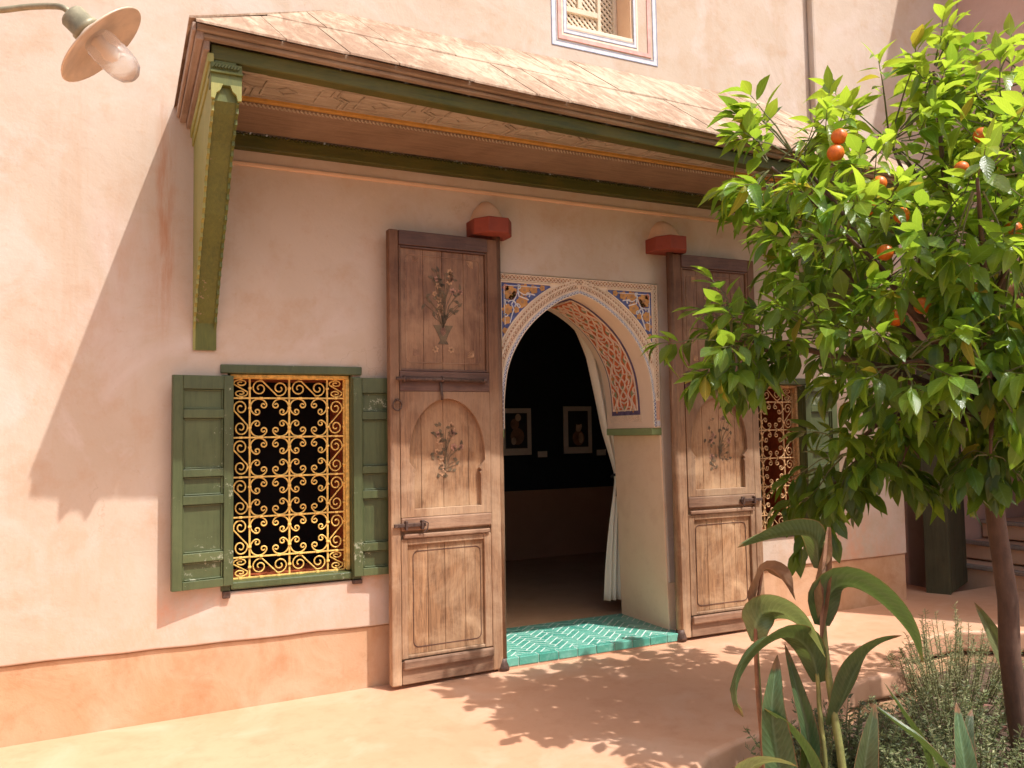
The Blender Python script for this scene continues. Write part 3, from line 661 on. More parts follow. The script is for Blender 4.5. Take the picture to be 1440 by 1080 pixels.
for sg in (-1, 1):
    V0, V1 = .165, .475; S0, S1 = .115, TL - .04
    a = MB(); a.use('bluedark'); instrip(a, S0 - .03, S1 + .02, V0 - .022, V1 + .022, sg, .003)
    a.use('hole'); instrip(a, S0, S1, V0 - .004, V1 + .004, sg, .0045)
    a.build('blue_border_line', None, archT, smooth=True)
    a = MB(); a.use('rust'); instrip(a, S0 + .004, S1, V0 + .006, V1 - .006, sg, .006)
    H = V1 - V0; P = .235; n = 4; vm = (V0 + V1) / 2
    a.use('white')
    incurve(a, [(S0 + (S1 - S0) * i / 40, V0 + .004) for i in range(41)], sg, .010, .010); incurve(a, [(S0 + (S1 - S0) * i / 40, V1 - .004) for i in range(41)], sg, .010, .010)
    for z_ in (S0 + .004, S1): incurve(a, [(z_, V0), (z_, vm), (z_, V1)], sg, .010, .010)
    for k in range(4):
        sA = S0 + P * k
        for dirn in (-1, 1):
            f = lambda t, w: (sA + P * t, vm + dirn * H * w)
            for cv in ([(0, .0), (.12, .12), (.3, .17), (.5, .10), (.62, .0)], [(0, .22), (.15, .30), (.32, .27), (.46, .17), (.6, .22), (.8, .38), (1, .44)],
                       [(0, .44), (.18, .36), (.3, .30), (.42, .34), (.5, .46)], [(.62, .0), (.72, .10), (.85, .12), (1, .0)], [(.46, .17), (.40, .08), (.34, .0)],
                       [(.6, .22), (.72, .18), (.78, .24), (.74, .31)], [(1, .22), (.9, .30), (.8, .26)], [(.12, .12), (.10, .22), (.15, .30)], [(.18, .36), (.12, .42), (.06, .34)], [(.5, .46), (.58, .38), (.66, .42), (.7, .48)],
                       [(.22, .0), (.26, .06), (.3, .17)], [(.85, .12), (.92, .2), (1, .22)]):
                q = [(a_, b_) for a_, b_ in cv]
                # smooth subdivision
                for _ in range(2):
                    qq = [q[0]]
                    for i in range(len(q) - 1):
                        qq += [(q[i][0] * .75 + q[i + 1][0] * .25, q[i][1] * .75 + q[i + 1][1] * .25), (q[i][0] * .25 + q[i + 1][0] * .75, q[i][1] * .25 + q[i + 1][1] * .75)]
                    q = qq + [q[-1]]
                pp = [f(*x) for x in q]; pp = [x for x in pp if x[0] < S1]
                if len(pp) > 2: incurve(a, pp, sg, .0085, .009, .006)
        for (t, w, rr, mt) in ((.08, 0, .014, 'sage'), (.66, 0, .017, 'sage'), (.5, .33, .016, 'sage'), (.5, -.33, .016, 'sage'), (.02, .33, .014, 'ochre'), (.02, -.33, .014, 'ochre'), (.9, .36, .012, 'sage'), (.9, -.36, .012, 'sage')):
            c = (sA + P * t, vm + H * w)
            if c[0] > S1 - .03: continue
            a.use(mt); k0 = len(a.v); a.v += [IN(c[0] + rr * 1.5 * math.cos(j * PI / 4), c[1] + rr * math.sin(j * PI / 4), sg, .0085)[0] for j in range(8)]; a.face(list(range(k0, k0 + 8)))
            a.use('white')
    a.build('red_carved_panel', None, archT)
    a = MB(); a.use('white')
    for k in range(18):     # fretted strip beneath the panel
        for q in range(2):
            z0 = .035 + q * .024; v0 = .13 + k * .022
            incurve(a, [(z0, v0), (z0 + .012, v0 + .011), (z0, v0 + .022)], sg, .003, .004); incurve(a, [(z0 + .024, v0), (z0 + .012, v0 + .011), (z0 + .024, v0 + .022)], sg, .003, .004)
    a.build('fretwork_strip', None, archT, kind='stuff')
    xs = sorted((CX + sg * .545, CX + sg * .640))
    box('green_impost', 'impost', xs[0], xs[1], .004, .570, 1.372, 1.419, archT, bevel=.004)

# jamb faces lining the opening
MB().prism([(3.331, .010, 1.371), (3.366, .010, -.02), (3.44, .010, -.02), (3.44, .010, 1.371)], (0, .575, 0)).build('door_jamb', 'jamb', archT, bevel=.006)

# ------------------------------------------------------------------ tiled doorstep
st = thing('tiled_doorstep', 'turquoise glazed herringbone tile doorstep under the arch', 'doorstep')
X0, X1, Y0, Y1, ZT = 2.06, 3.40, -.10, .60, .076
MB().use('grout').box(X0 + .004, X1 - .004, Y0 + .006, Y1, -.02, ZT - .0012).build('bedding', None, st)
BX = [(X0 + .002, Y0 + .052), (X1 - .002, Y0 + .052), (X1 - .002, Y1 - .002), (X0 + .002, Y1 - .002)]
tw, tl = .047, .141
cnt = 0
def tile_at(cx, cy, ang):
    global cnt
    ca, sa = math.cos(ang), math.sin(ang); g = .0036
    p = [(cx + ca * u - sa * v, cy + sa * u + ca * v) for u, v in ((-tl / 2 + g, -tw / 2 + g), (tl / 2 - g, -tw / 2 + g), (tl / 2 - g, tw / 2 - g), (-tl / 2 + g, tw / 2 - g))]
    q = clip(p, BX)
    if len(q) < 3 or area(q) < 1e-4: return
    z = ZT + R.uniform(-.0008, .0008)
    MB().prism([(x, y, ZT - .012) for x, y in q], (0, 0, z - ZT + .012)).build('tile', 'tile', st, bevel=.0012); cnt += 1
# herringbone, 3:1 tiles, rotated 45 degrees
c45 = math.cos(PI / 4)
for gy in range(-24, 25):
    for gx in range(-24, 25):
        if (gx - gy) % 6 == 0: px, py, an = (gx + 1.5) * tw, (gy + .5) * tw, 0
        elif (gx - gy) % 6 == 5: px, py, an = (gx + .5) * tw, (gy + 1.5) * tw, PI / 2
        else: continue
        tile_at(2.73 + (px - py) * c45, .25 + (px + py) * c45, an + PI / 4)
for i in range(10):
    w = (X1 - X0) / 10
    MB().box(X0 + w * i + .002, X0 + w * (i + 1) - .002, Y0, Y0 + .048, .028, ZT + .001).build('edge_tile', 'tile', st, bevel=.004)
box('plaster_riser', 'floor', X0 + .003, X1 - .003, Y0 + .004, Y0 + .04, -.02, .027, st, bevel=.002)

# ------------------------------------------------------------------ curtain
ct = thing('doorway_curtain', 'cream cloth curtain tied back against the right jamb inside the arch', 'curtain')
rows = [(2.62, 2.80, .62), (2.30, 3.00, .50), (2.12, 3.10, .45), (1.96, 3.17, .40), (1.62, 3.245, .31), (1.40, 3.295, .22), (1.22, 3.355, .14), (1.10, 3.392, .085), (1.04, 3.395, .08), (.96, 3.385, .10), (.78, 3.355, .15), (.60, 3.33, .185), (.38, 3.305, .21), (.16, 3.285, .235)]
b = MB(); n = 60
import itertools
rr = dens([(z, l) for z, l, w in rows], 44)
def wat(z):
    for i in range(len(rows) - 1):
        if rows[i][0] >= z >= rows[i + 1][0]:
            t = (rows[i][0] - z) / (rows[i][0] - rows[i + 1][0]); return rows[i][2] * (1 - t) + rows[i + 1][2] * t
    return rows[-1][2]
for j, (z, l) in enumerate(rr):
    w = wat(z)
    for i in range(n + 1):
        t = i / n; amp = .010 + .012 * min(1, w / .25)
        b.v.append(Vector((l + w * t, .685 + amp * math.sin(t * 2 * PI * 5.2 + .6 * math.sin(z * 3)) + .006 * math.sin(t * 31 + z * 4), z)))
for j in range(44):
    for i in range(n):
        a = j * (n + 1) + i; b.face([a, a + 1, a + n + 2, a + n + 1])
o = b.build('cloth', 'cloth', ct, smooth=True); sd = o.modifiers.new('solid', 'SOLIDIFY'); sd.thickness = .003
b = MB(); b.tube([(3.385 + .05 * math.cos(a) + .04, .685 + .035 * math.sin(a), 1.07 + .008 * math.sin(2 * a)) for a in [2 * PI * k / 20 for k in range(21)]], .010, 8).tube([(3.395, .65, 1.06), (3.388, .645, 1.0), (3.384, .648, .92)], .006, 6)
b.build('tieback_cord', 'black', ct, smooth=True)

# ------------------------------------------------------------------ door leaves
def serp(n): return n
def arch_opening(x0, x1, zb, zs, zt):
    cx = (x0 + x1) / 2; hw = (x1 - x0) / 2; pts = []
    pts += [(x0 + .028, zb), (x1 - .028, zb), (x1 - .028, zs - .085)]
    pts += [(x1 - .034, zs - .07), (x1 - .022, zs - .06), (x1 - .036, zs - .045), (x1 - .014, zs - .02)]
    H = zt - zs
    for k in range(0, 21):
        a = PI * k / 20; c = math.cos(a); s_ = math.sin(a)
        bul = 1 + .02 * math.sin(min(a, PI - a) * 2)
        pts.append((cx + hw * c * bul, zs + H * (s_ ** .92)))
    L = [(2 * cx - x, z) for x, z in pts[2:7]][::-1]
    pts += L
    return pts
def door(name, label, loc, rz, mir):
    t = thing(name, label, 'door', loc, rz, 'open cedar door leaves of the arched doorway')
    Wd, Hd = .70, 2.545
    mx = (lambda a, b: (Wd - b, Wd - a)) if mir else (lambda a, b: (a, b))
    def bx(nm, mat, x0, x1, y0, y1, z0, z1, bev=.004, parent=t):
        a, b = mx(x0, x1); return box(nm, mat, a, b, y0, y1, z0, z1, parent, bevel=bev)
    # local: y = 0 front plane of frame, +y towards the wall; free edge at x = 0 (before mirroring)
    bx('backing_board', 'doorframe', .012, .688, .034, .052, .012, Hd - .01)
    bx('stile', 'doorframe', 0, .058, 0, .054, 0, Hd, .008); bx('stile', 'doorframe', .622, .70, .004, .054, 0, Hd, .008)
    bx('top_rail', 'doordark', .059, .621, -.002, .053, Hd - .085, Hd - .001)
    bx('lock_rail', 'doordark', .0585, .6215, -.003, .053, 1.625, 1.738); bx('middle_rail', 'rail', .059, .621, -.006, .053, .842, .915, .008); bx('bottom_rail', 'rail', .059, .621, 0, .053, .004, .125)
    bx('weather_moulding', 'rail', .062, .62, -.020, .004, .085, .138, .010)
    bx('rail_moulding', 'rail', .07, .61, -.010, .002, .800, .825, .006)
    # upper panel frame mouldings
    for (a, b_, c, d) in ((.0595, .072, 1.7395, Hd - .087), (.608, .6205, 1.7395, Hd - .087)): bx('panel_moulding', 'doorframe', a, b_, .006, .036, c, d, .003)
    for (c, d) in ((1.740, 1.752), (Hd - .099, Hd - .087)): bx('panel_moulding', 'doordark', .0725, .6075, .006, .036, c, d, .003)
    for (a, b_, c, d) in ((.0595, .098, .139, .798), (.575, .6205, .139, .798)): bx('panel_moulding', 'doorframe', a, b_, .004, .036, c, d, .005)
    bx('panel_moulding', 'doorframe', .0985, .5745, .006, .036, .762, .798, .005); bx('panel_moulding', 'doorframe', .0985, .5745, .006, .036, .139, .158, .005)
    # planks
    def planks(x0, x1, z0, z1, n, mat, y):
        xs = [x0 + (x1 - x0) * (i + (R.uniform(-.12, .12) if 0 < i < n else 0)) / n for i in range(n + 1)]
        for i in range(n): bx('plank', mat, xs[i] + .001, xs[i + 1] - .001, y + R.uniform(-.0012, .0012), .036, z0, z1, .0018)
    planks(.0725, .6075, 1.7525, Hd - .0995, 4, 'doorupper', .020)
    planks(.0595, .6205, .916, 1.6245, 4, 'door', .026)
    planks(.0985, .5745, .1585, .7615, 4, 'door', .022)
    # horseshoe arch frame
    op_ = arch_opening(.112, .585, .962, 1.225, 1.583)
    outerp = [(.0595, .9165), (.6205, .9165), (.6205, 1.6240), (.0595, 1.6240)]
    if mir: op_ = [(Wd - x, z) for x, z in op_][::-1]; outerp = [(Wd - x, z) for x, z in outerp][::-1]
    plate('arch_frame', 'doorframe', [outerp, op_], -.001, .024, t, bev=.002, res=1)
    # inner border lines (rounded rectangles in paint)
    def rrect(x0, x1, z0, z1, r, y, w=.004, mat='doordark', nm='border_line', notch=False):
        P = []
        for cx, cz, a0 in ((x1 - r, z1 - r, 0), (x0 + r, z1 - r, PI / 2), (x0 + r, z0 + r, PI), (x1 - r, z0 + r, 1.5 * PI)):
            for k in range(5): a = a0 + PI / 2 * k / 4; P.append((cx + r * math.cos(a), cz + r * math.sin(a)))
        P.append(P[0])
        if mir: P = [(Wd - x, z) for x, z in P]
        MB().ribbon([(x, y, z) for x, z in P], (0, -1, 0), w, .0016).build(nm, mat, t)
    rrect(.105, .575, 1.79, Hd - .135, .03, .0185, .005, 'rail'); rrect(.135, .555, .195, .725, .03, .0205, .005);
    # painted bouquets
    def bouquet(cx, z0, h, w, y, big):
        b = MB(); rr_ = random.Random(int(cx * 100) + (3 if mir else 1))
        if mir: cx = Wd - cx
        def leafs(x, z, a, L, wd, mat):
            b.use(mat); ca, sa = math.cos(a), math.sin(a); p = []
            for u, v in ((0, 0), (.3, .5), (.6, .42), (1, 0), (.6, -.42), (.3, -.5)): p.append((x + L * (u * ca) - wd * v * sa, y, z + L * u * sa + wd * v * ca))
            b.prism(p, (0, -.0008, 0))
        def flo(x, z, r, mat):
            for k in range(6): leafs(x, z, k * PI / 3 + .3, r, r * .8, mat)
            leafs(x - r * .3, z, 0, r * .6, r * .5, 'paintdark')
        if big:
            b.use('paintdark'); b.prism([(cx + u * w, y, z0 + v * h) for u, v in ((-.13, .0), (.13, .0), (.07, .05), (.14, .14), (.24, .24), (-.24, .24), (-.14, .14), (-.07, .05))], (0, -.0008, 0))
            leafs(cx, z0 + .1 * h, PI / 2, .07, .035, 'paintpink')
            flo(cx - .05, z0 - .03, .022, 'paintochre'); flo(cx + .05, z0 - .03, .022, 'paintochre')
        for i in range(36 if big else 34):
            sgn = -1 if i % 2 else 1; u = rr_.uniform(0, .5) * sgn; v = rr_.uniform(.3 if big else .02, .95)
            u *= (1 - abs(v - .6) * .8); x, z = cx + u * w, z0 + v * h
            b.use('paintdark')
            if big or i % 2 == 0: b.ribbon([(cx, y, z0 + .2 * h), (cx + u * w * .35, y, z0 + (.2 + (v - .2) * .6) * h), (x, y, z)], (0, -1, 0), .003, .0008)
            leafs(x, z, rr_.uniform(0, 2 * PI), .035 * (h / .4), .018, 'paintdark')
            if i % 3 == 0: flo(x, z, rr_.uniform(.016, .024), rr_.choice(['paintochre', 'paintpink', 'paintochre']))
        b.build('painted_bouquet', None, t)
    bouquet(.335, 1.90, .46, .26, .0185, True); bouquet(.335, 1.10, .36, .24, .0245, False)
    for (x, z) in ((.53, 2.40), (.53, 1.83), (.15, 1.83), (.15, 2.40)):
        X = Wd - x if mir else x; b = MB()
        for k in range(7):
            a = PI + k * PI / 12 if x > .3 else -k * PI / 12
            if mir: a = PI - a
            if z < 2: a = -a
            b.ribbon([(X, .0185, z), (X + .04 * math.cos(a), .0185, z + .04 * math.sin(a))], (0, -1, 0), .004, .0012)
        b.build('corner_fan', 'paintochre' if x > .3 else 'paintfaint', t)
    # ironwork
    def X(v): return Wd - v if mir else v
    b = MB(); b.tube([(X(.03), -.022, 1.694), (X(.57), -.022, 1.688)], .0105, 10)
    for q in (.075, .31): b.tube([(X(q), -.016, 1.676), (X(q), -.038, 1.69), (X(q), -.016, 1.706)], .008, 6)
    b.tube([(X(.57), -.022, 1.688), (X(.59), -.022, 1.688)], .014, 8)
    b.tube([(X(.30), -.016, 1.68), (X(.302), -.030, 1.60), (X(.304), -.026, 1.575)], .008, 6); b.build('slide_bolt', 'iron', t, smooth=True)
    b = MB(); rc = (X(.035), -.012, 1.545)
    b.tube([(rc[0] + .026 * math.cos(a), rc[1] - .006, rc[2] + .030 * math.sin(a)) for a in [2 * PI * k / 16 for k in range(17)]], .0045, 6); b.tube([(rc[0], .0, rc[2] + .03), (rc[0], -.024, rc[2] + .03)], .008, 8)
    b.build('ring_pull', 'iron', t, smooth=True)
    b = MB(); xa, xb = sorted((X(.012), X(.20))); b.box(xa, xb, -.022, -.008, .866, .886)
    for q in (.075, .17): xa, xb = sorted((X(q), X(q + .014))); b.box(xa, xb, -.030, -.002, .850, .900)
    b.tube([(X(.18), -.022, .90), (X(.205), -.040, .885), (X(.20), -.04, .85), (X(.18), -.036, .835)], .0045, 6)
    b.build('latch', 'iron', t, bevel=.002)
    # pivot post
    b = MB(); b.tube([(X(.695), .028, -.0), (X(.695), .028, Hd + .06)], .026, 14); b.build('pivot_post', 'doorframe', t, smooth=True)
    b = MB(); b.lathe([(0, .0), (.040, 0), (.040, .02), (.032, .045), (.028, .07), (0, .07)], (X(.695), .028, -.012), n=16); b.build('pivot_socket', 'iron', t, smooth=True)
    return t
M['paintdark'] = plain('faded_dark_paint', (.125, .085, .045), .7, var=.4, scale=30)
M['paintochre'] = plain('faded_ochre_paint', (.42, .24, .13), .7, var=.3, scale=30)
M['paintpink'] = plain('faded_pink_paint', (.42, .22, .15), .7, var=.3, scale=30)
M['paintfaint'] = plain('very_faded_paint', (.23, .12, .07), .7, var=.3, scale=30)
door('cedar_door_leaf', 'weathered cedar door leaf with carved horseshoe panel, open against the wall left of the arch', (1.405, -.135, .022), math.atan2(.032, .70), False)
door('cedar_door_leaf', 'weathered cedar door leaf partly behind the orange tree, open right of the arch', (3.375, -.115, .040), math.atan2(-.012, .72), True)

# corbels
def corbel(x, zb, label):
    t = thing('pivot_corbel', label, 'corbel', (x, 0, zb), group='red pivot corbels above the door leaves')
    b = MB(); base = [(-.125, .01), (-.125, -.115), (-.065, -.20), (.065, -.20), (.125, -.115), (.125, .01)]
    b.prism([(px, py, 0) for px, py in base], (0, 0, .095)); b.build('red_block', 'redcorbel', t, bevel=.006)
    b = MB(); lev = [(.098, 1.0), (.12, .86), (.17, .70), (.205, .46), (.225, .25)]
    n = 12
    for h, k in lev:
        for i in range(n):
            a = PI * i / (n - 1); b.v.append(Vector((.115 * k * math.cos(a) * (.9 + .1 * k), .005 - .185 * k * math.sin(a), h)))
    for j in range(len(lev) - 1):
        for i in range(n - 1): q = j * n + i; b.face([q, q + 1, q + n + 1, q + n])
    b.face([(len(lev) - 1) * n + i for i in range(n)])
    b.build('plaster_cap', 'wall_ochre', t, smooth=True)
corbel(2.062, 2.588, 'red painted corbel holding the top pivot of the left door leaf')
corbel(3.372, 2.594, 'red painted corbel holding the top pivot of the right door leaf beside the tree')

# ------------------------------------------------------------------ barred windows with shutters
def smooth2(q, k=2):
    for _ in range(k):
        qq = [q[0]]
        for i in range(len(q) - 1):
            a, b_ = q[i], q[i + 1]; qq += [tuple(a[j] * .75 + b_[j] * .25 for j in range(2)), tuple(a[j] * .25 + b_[j] * .75 for j in range(2))]
        q = qq + [q[-1]]
    return q
def cscroll():
    pts = []; Rr = .42; c = (.545, .545)   # unit quadrant
    def spi(cx, cz, a0, r0, r1, turn, n):
        return [(cx + (r0 + (r1 - r0) * k / n) * math.cos(a0 + turn * k / n), cz + (r0 + (r1 - r0) * k / n) * math.sin(a0 + turn * k / n)) for k in range(n + 1)]
    # right half (from the 45 degree point clockwise) then mirrored about the diagonal
    half = []
    for k in range(10): a = PI / 4 - (PI * .62) * k / 9; half.append((c[0] + Rr * math.cos(a), c[1] + Rr * math.sin(a)))
    a = PI / 4 - PI * .62; r0 = .17; cc = (c[0] + (Rr - r0) * math.cos(a), c[1] + (Rr - r0) * math.sin(a))
    half += spi(cc[0], cc[1], a, r0, .05, -PI * 2.1, 16)[1:]
    oth = [(z, x) for x, z in half]
    return oth[::-1] + half[1:]
def sscroll():
    # S in box [0,1]x[0,1] : spiral at the top and at the bottom, joined by a diagonal
    def spi(cx, cz, a0, r0, r1, turn, n): return [(cx + (r0 + (r1 - r0) * k / n) * math.cos(a0 + turn * k / n), cz + (r0 + (r1 - r0) * k / n) * math.sin(a0 + turn * k / n)) for k in range(n + 1)]
    top = spi(0, 0, 0, 1, .22, PI * 3.2, 26); return top
def grille(parent, x0, x1, z0, z1, y, paint='yellow'):
    g = bpy.data.objects.new('grille', None); C.objects.link(g); g.parent = parent; g.location = (0, y, 0)
    W_, H_ = x1 - x0, z1 - z0; cw = W_ / 2.9; hw = cw * .45; ch = H_ / 5.02; hh = ch * .51
    xs = [x0, x0 + hw, x0 + hw + cw, x0 + hw + 2 * cw, x1]; zs = [z0, z0 + hh, z0 + hh + ch, z0 + hh + 2 * ch, z0 + hh + 3 * ch, z0 + hh + 4 * ch, z1]
    for i, x in enumerate(xs): MB().box(x - .005, x + .005, -.004, .010, z0, z1).build('vertical_bar', paint, g, bevel=.002)
    for z in zs: MB().box(x0, x1, -.009, -.003, z - .0045, z + .0045).build('horizontal_bar', paint, g, bevel=.0015)
    # quarter scroll
    h = cw / 2; hz = ch / 2
    base = None
    for i in (1, 2):
        for j in range(1, 5):
            cx = (xs[i] + xs[i + 1]) / 2; cz = (zs[j] + zs[j + 1]) / 2
            for sx in (-1, 1):
                for sz in (-1, 1):
                    if base is None:
                        b = MB(); P = smooth2(cscroll(), 1); b.tube([(x * h, 0, z * h) for x, z in P], .0042, 6); base = b.build('scroll', paint, g, smooth=True, loc=(cx, -.003, cz)); base.scale = (sx, 1, sz * hz / h)
                    else: mesh_copy(base, g, (cx, -.003, cz), None, (sx, 1, sz * hz / h))
    sb = None
    def S_(cx, cz, w, hgt, horiz, flip):
        nonlocal sb
        if sb is None:
            r = .40; b = MB(); P = []
            n = 22
            for k in range(n + 1):
                a = PI * .10 + (-PI * 2.9) * (1 - k / n); rr_ = r * (.2 + .8 * (k / n)) ; P.append((rr_ * math.cos(a + PI), .5 + rr_ * math.sin(a + PI)))
            # from the end of top spiral go diagonally to the mirrored one
            Q = [(-x, -z) for x, z in P][::-1]
            full = P + Q
            b.tube([(x, 0, z) for x, z in smooth2(full, 1)], 1, 5)
            # rebuild with true thickness later through scale-free mesh
            sb = full
        b = MB(); pts = []
        for x, z in sb:
            if horiz: X, Z = z * flip, x
            else: X, Z = x * flip, z
            pts.append((cx + X * w * .98 if not horiz else cx + X * w * .5, 0, cz + Z * hgt * .5 if not horiz else cz + Z * hgt * .98))
        b.tube(pts, .0042, 6); b.build('scroll', paint, g, smooth=True, loc=(0, -.003, 0))
    for j in range(1, 5):
        cz = (zs[j] + zs[j + 1]) / 2
        S_((xs[0] + xs[1]) / 2, cz, hw, ch, False, 1); S_((xs[3] + xs[4]) / 2, cz, hw, ch, False, -1)
    for i in (1, 2):
        cx = (xs[i] + xs[i + 1]) / 2
        S_(cx, (zs[0] + zs[1]) / 2, cw, hh, True, 1); S_(cx, (zs[5] + zs[6]) / 2, cw, hh, True, 1)
    for cx in ((xs[0] + xs[1]) / 2, (xs[3] + xs[4]) / 2):
        for cz in ((zs[0] + zs[1]) / 2, (zs[5] + zs[6]) / 2): S_(cx, cz, hw, hh, False, 1)
    cb = None
    for i, x in enumerate(xs):
        for j in range(len(zs) - 1):
            for q in (.25, .75):
                if j in (0, 5) and q == .75: continue
                z = zs[j] + (zs[j + 1] - zs[j]) * (.5 if j in (0, 5) else q)
                if cb is None: cb = MB().box(-.009, .009, -.010, .006, -.006, .006).build('collar', paint, g, bevel=.002, loc=(x, 0, z))
                else: mesh_copy(cb, g, (x, 0, z))
    for z in zs:
        for i in range(4):
            for q in ((.28, .72) if i in (1, 2) else (.5,)):
                mesh_copy(cb, g, (xs[i] + (xs[i + 1] - xs[i]) * q, -.006, z))
    return g
def shutter(parent, hx, w, z0, h, rz, sgn, lab=None):
    t = bpy.data.objects.new('shutter', None); C.objects.link(t); t.parent = parent; t.location = (hx, -.012, z0); t.rotation_euler = (0, 0, rz)
    if lab: t['label'] = lab
    def X(a, b): return (a, b) if sgn > 0 else (-b, -a)
    def bx(nm, x0, x1, y0, y1, z0, z1, bev=.0025): a, b = X(x0, x1); return box(nm, 'shutter', a, b, y0, y1, z0, z1, t, bevel=bev)
    bx('stile', 0, .05, -.034, 0, 0, h, .003); bx('stile', w - .05, w, -.034, 0, 0, h, .003)
    cuts = [(.00, .045), (.135, .185), (.435, .485), (.57, .62), (.88, .925), (1.035, h)]
    cuts = [(0, .042), (.135, .180), (.425, .470), (.565, .605), (.865, .91), (1.015, h)]
    for a, b in cuts: bx('rail', .0505, w - .0505, -.033, -.001, a, b)
    for i in range(5): 
        a = cuts[i][1]; b = cuts[i + 1][0]
        bx('recessed_panel', .0505, w - .0505, -.013, -.006, a + .001, b - .001, .001)
        for (p, q, r_2, s_2) in ((.0508, .060, a + .001, b - .001), (w - .060, w - .0508, a + .001, b - .001)): bx('bead', p, q, -.022, -.013, r_2, s_2, .003)
        bx('bead', .0605, w - .0605, -.022, -.013, a + .001, a + .009, .003); bx('bead', .0605, w - .0605, -.022, -.013, b - .009, b - .001, .003)
    return t
def window(x0, x1, z0, z1, label, paint='yellow'):
    t = thing('barred_window', label, 'window', (0, 0, 0), group='yellow grilled windows with green shutters')
    # casing
    box('inner_casing', 'redwood', x0 - .02, x0, .085, .40, z0, z1, t, bevel=0); box('inner_casing', 'redwood', x1, x1 + .02, .085, .40, z0, z1, t, bevel=0)
    box('inner_casing', 'redwood', x0 - .02, x1 + .02, .085, .40, z1, z1 + .02, t, bevel=0); box('inner_casing', 'redwood', x0 - .02, x1 + .02, .085, .40, z0 - .02, z0, t, bevel=0)
    box('room_pane', 'darkglass', x0 - .02, x1 + .02, .40, .41, z0, z1, t, bevel=0)
    box('frame_post', paint, x1 + .002, x1 + .022, .03, .084, z0, z1, t, bevel=.003); box('frame_post', 'shutter', x1 + .023, x1 + .075, -.012, .07, z0 - .05, z1 + .01, t, bevel=.004)
    box('frame_post', paint, x0 - .012, x0 - .002, .04, .084, z0, z1, t, bevel=.003); box('frame_post', 'shutter', x0 - .06, x0 - .013, -.010, .07, z0 - .05, z1 + .01, t, bevel=.004)
    box('frame_head', paint, x0 - .01, x1 + .02, .03, .084, z1 + .001, z1 + .018, t, bevel=.003)
    box('lintel', 'shutter', x0 - .065, x1 + .082, -.022, .08, z1 + .02, z1 + .066, t, bevel=.005)
    box('sill', 'shutter', x0 - .012, x1 + .022, -.016, .08, z0 - .045, z0 - .004, t, bevel=.008)
    box('sill_bracket', 'iron', x0 - .052, x0 - .013, -.022, .06, z0 - .085, z0 - .05, t, bevel=.004); box('sill_bracket', 'iron', x1 + .024, x1 + .078, -.022, .06, z0 - .075, z0 - .051, t, bevel=.004)
    grille(t, x0, x1, z0, z1, .068, paint)
    return t
M['darkglass'] = plain('dark_pane', (.006, .005, .005), .9, spec=.1)
wl = window(.585, 1.195, .655, 1.722, 'yellow scrollwork window with green shutters to the left of the doorway')
shutter(wl, .578, .303, .64, 1.085, rad(9), -1)
shutter(wl, 1.222, .30, .625, 1.10, rad(-3), 1)
wr = window(3.965, 4.575, .67, 1.70, 'yellow scrollwork window with tree shade put into its paint, half hidden by the orange tree, right of the doorway', 'yellowshade')
shutter(wr, 4.60, .29, .655, 1.06, rad(-5), 1)

# ------------------------------------------------------------------ upper lattice window
uw = thing('lattice_window', 'small wooden lattice window with painted pink and blue border above the canopy', 'window')
def frame_loop(name, mat, x0, x1, z0, th, y, z1=5.2, proud=.002):
    b = MB(); b.box(x0, x0 + th, y - proud, y, z0, z1); b.box(x1 - th, x1, y - proud, y, z0, z1); b.box(x0 + th, x1 - th, y - proud, y, z0, z0 + th); return b.build(name, mat, uw)
frame_loop('outer_band', 'paleblue', 2.560, 3.385, 3.920, .030, .0, proud=.002)
frame_loop('painted_line', 'blueline', 2.556, 3.389, 3.916, .004, -.002)
frame_loop('painted_line', 'blueline', 2.588, 3.357, 3.948, .003, -.002)
frame_loop('pink_band', 'pinkband', 2.604, 3.335, 3.966, .026, .0, proud=.006)
frame_loop('cream_band', 'white', 2.630, 3.230, 3.992, .012, .0, proud=.004)
frame_loop('painted_line', 'blueline', 2.645, 3.222, 4.012, .003, -.001)
frame_loop('inner_band', 'paleblue', 2.648, 3.219, 4.015, .020, .0, proud=.002)
frame_loop('painted_line', 'blueline', 2.668, 3.199, 4.035, .003, -.001)
box('sill_slab', 'white', 2.672, 3.19, .002, .20, 4.04, 4.075, uw)
ly = .19
# lattice frame
for (x0, x1, z0, z1) in ((2.70, 2.735, 4.075, 5.1), (3.150, 3.178, 4.075, 5.1), (2.735, 3.150, 4.075, 4.16), (3.02, 3.045, 4.16, 5.1), (2.735, 3.02, 4.262, 4.30), (2.862, 2.895, 4.30, 5.1)):
    box('lattice_rail', 'lattice', x0, x1, ly - .02, ly + .02, z0, z1, uw, bevel=.004)
box('reveal_board', 'wall_ochre', 3.180, 3.189, .01, .4, 4.0, 5.1, uw, bevel=0); box('dark_backing', 'darkglass', 2.66, 3.2, .30, .31, 4.0, 5.1, uw, bevel=0)
def latt_panel(x0, x1, z0, z1, st=.042):
    b = MB(); box_ = [(x0, z0), (x1, z0), (x1, z1), (x0, z1)]
    k = -30
    for dd in (1, -1):
        for k in range(-30, 60):
            c = x0 + k * st
            p = [(c - .010, z0 - .5 * 0), (c + .010, z0), (c + .010 + dd * 1.2, z0 + 1.2), (c - .010 + dd * 1.2, z0 + 1.2)]
            q = clip(p, box_)
            if len(q) >= 3 and area(q) > 1e-6: b.prism([(x, ly - .004 + (.006 if dd > 0 else 0), z) for x, z in q], (0, .008, 0))
    b.build('lattice_panel', 'lattice', uw)
latt_panel(2.735, 3.02, 4.16, 4.262); latt_panel(3.045, 3.150, 4.16, 4.95); latt_panel(2.735, 2.862, 4.30, 4.9); latt_panel(2.895, 3.02, 4.30, 4.9)

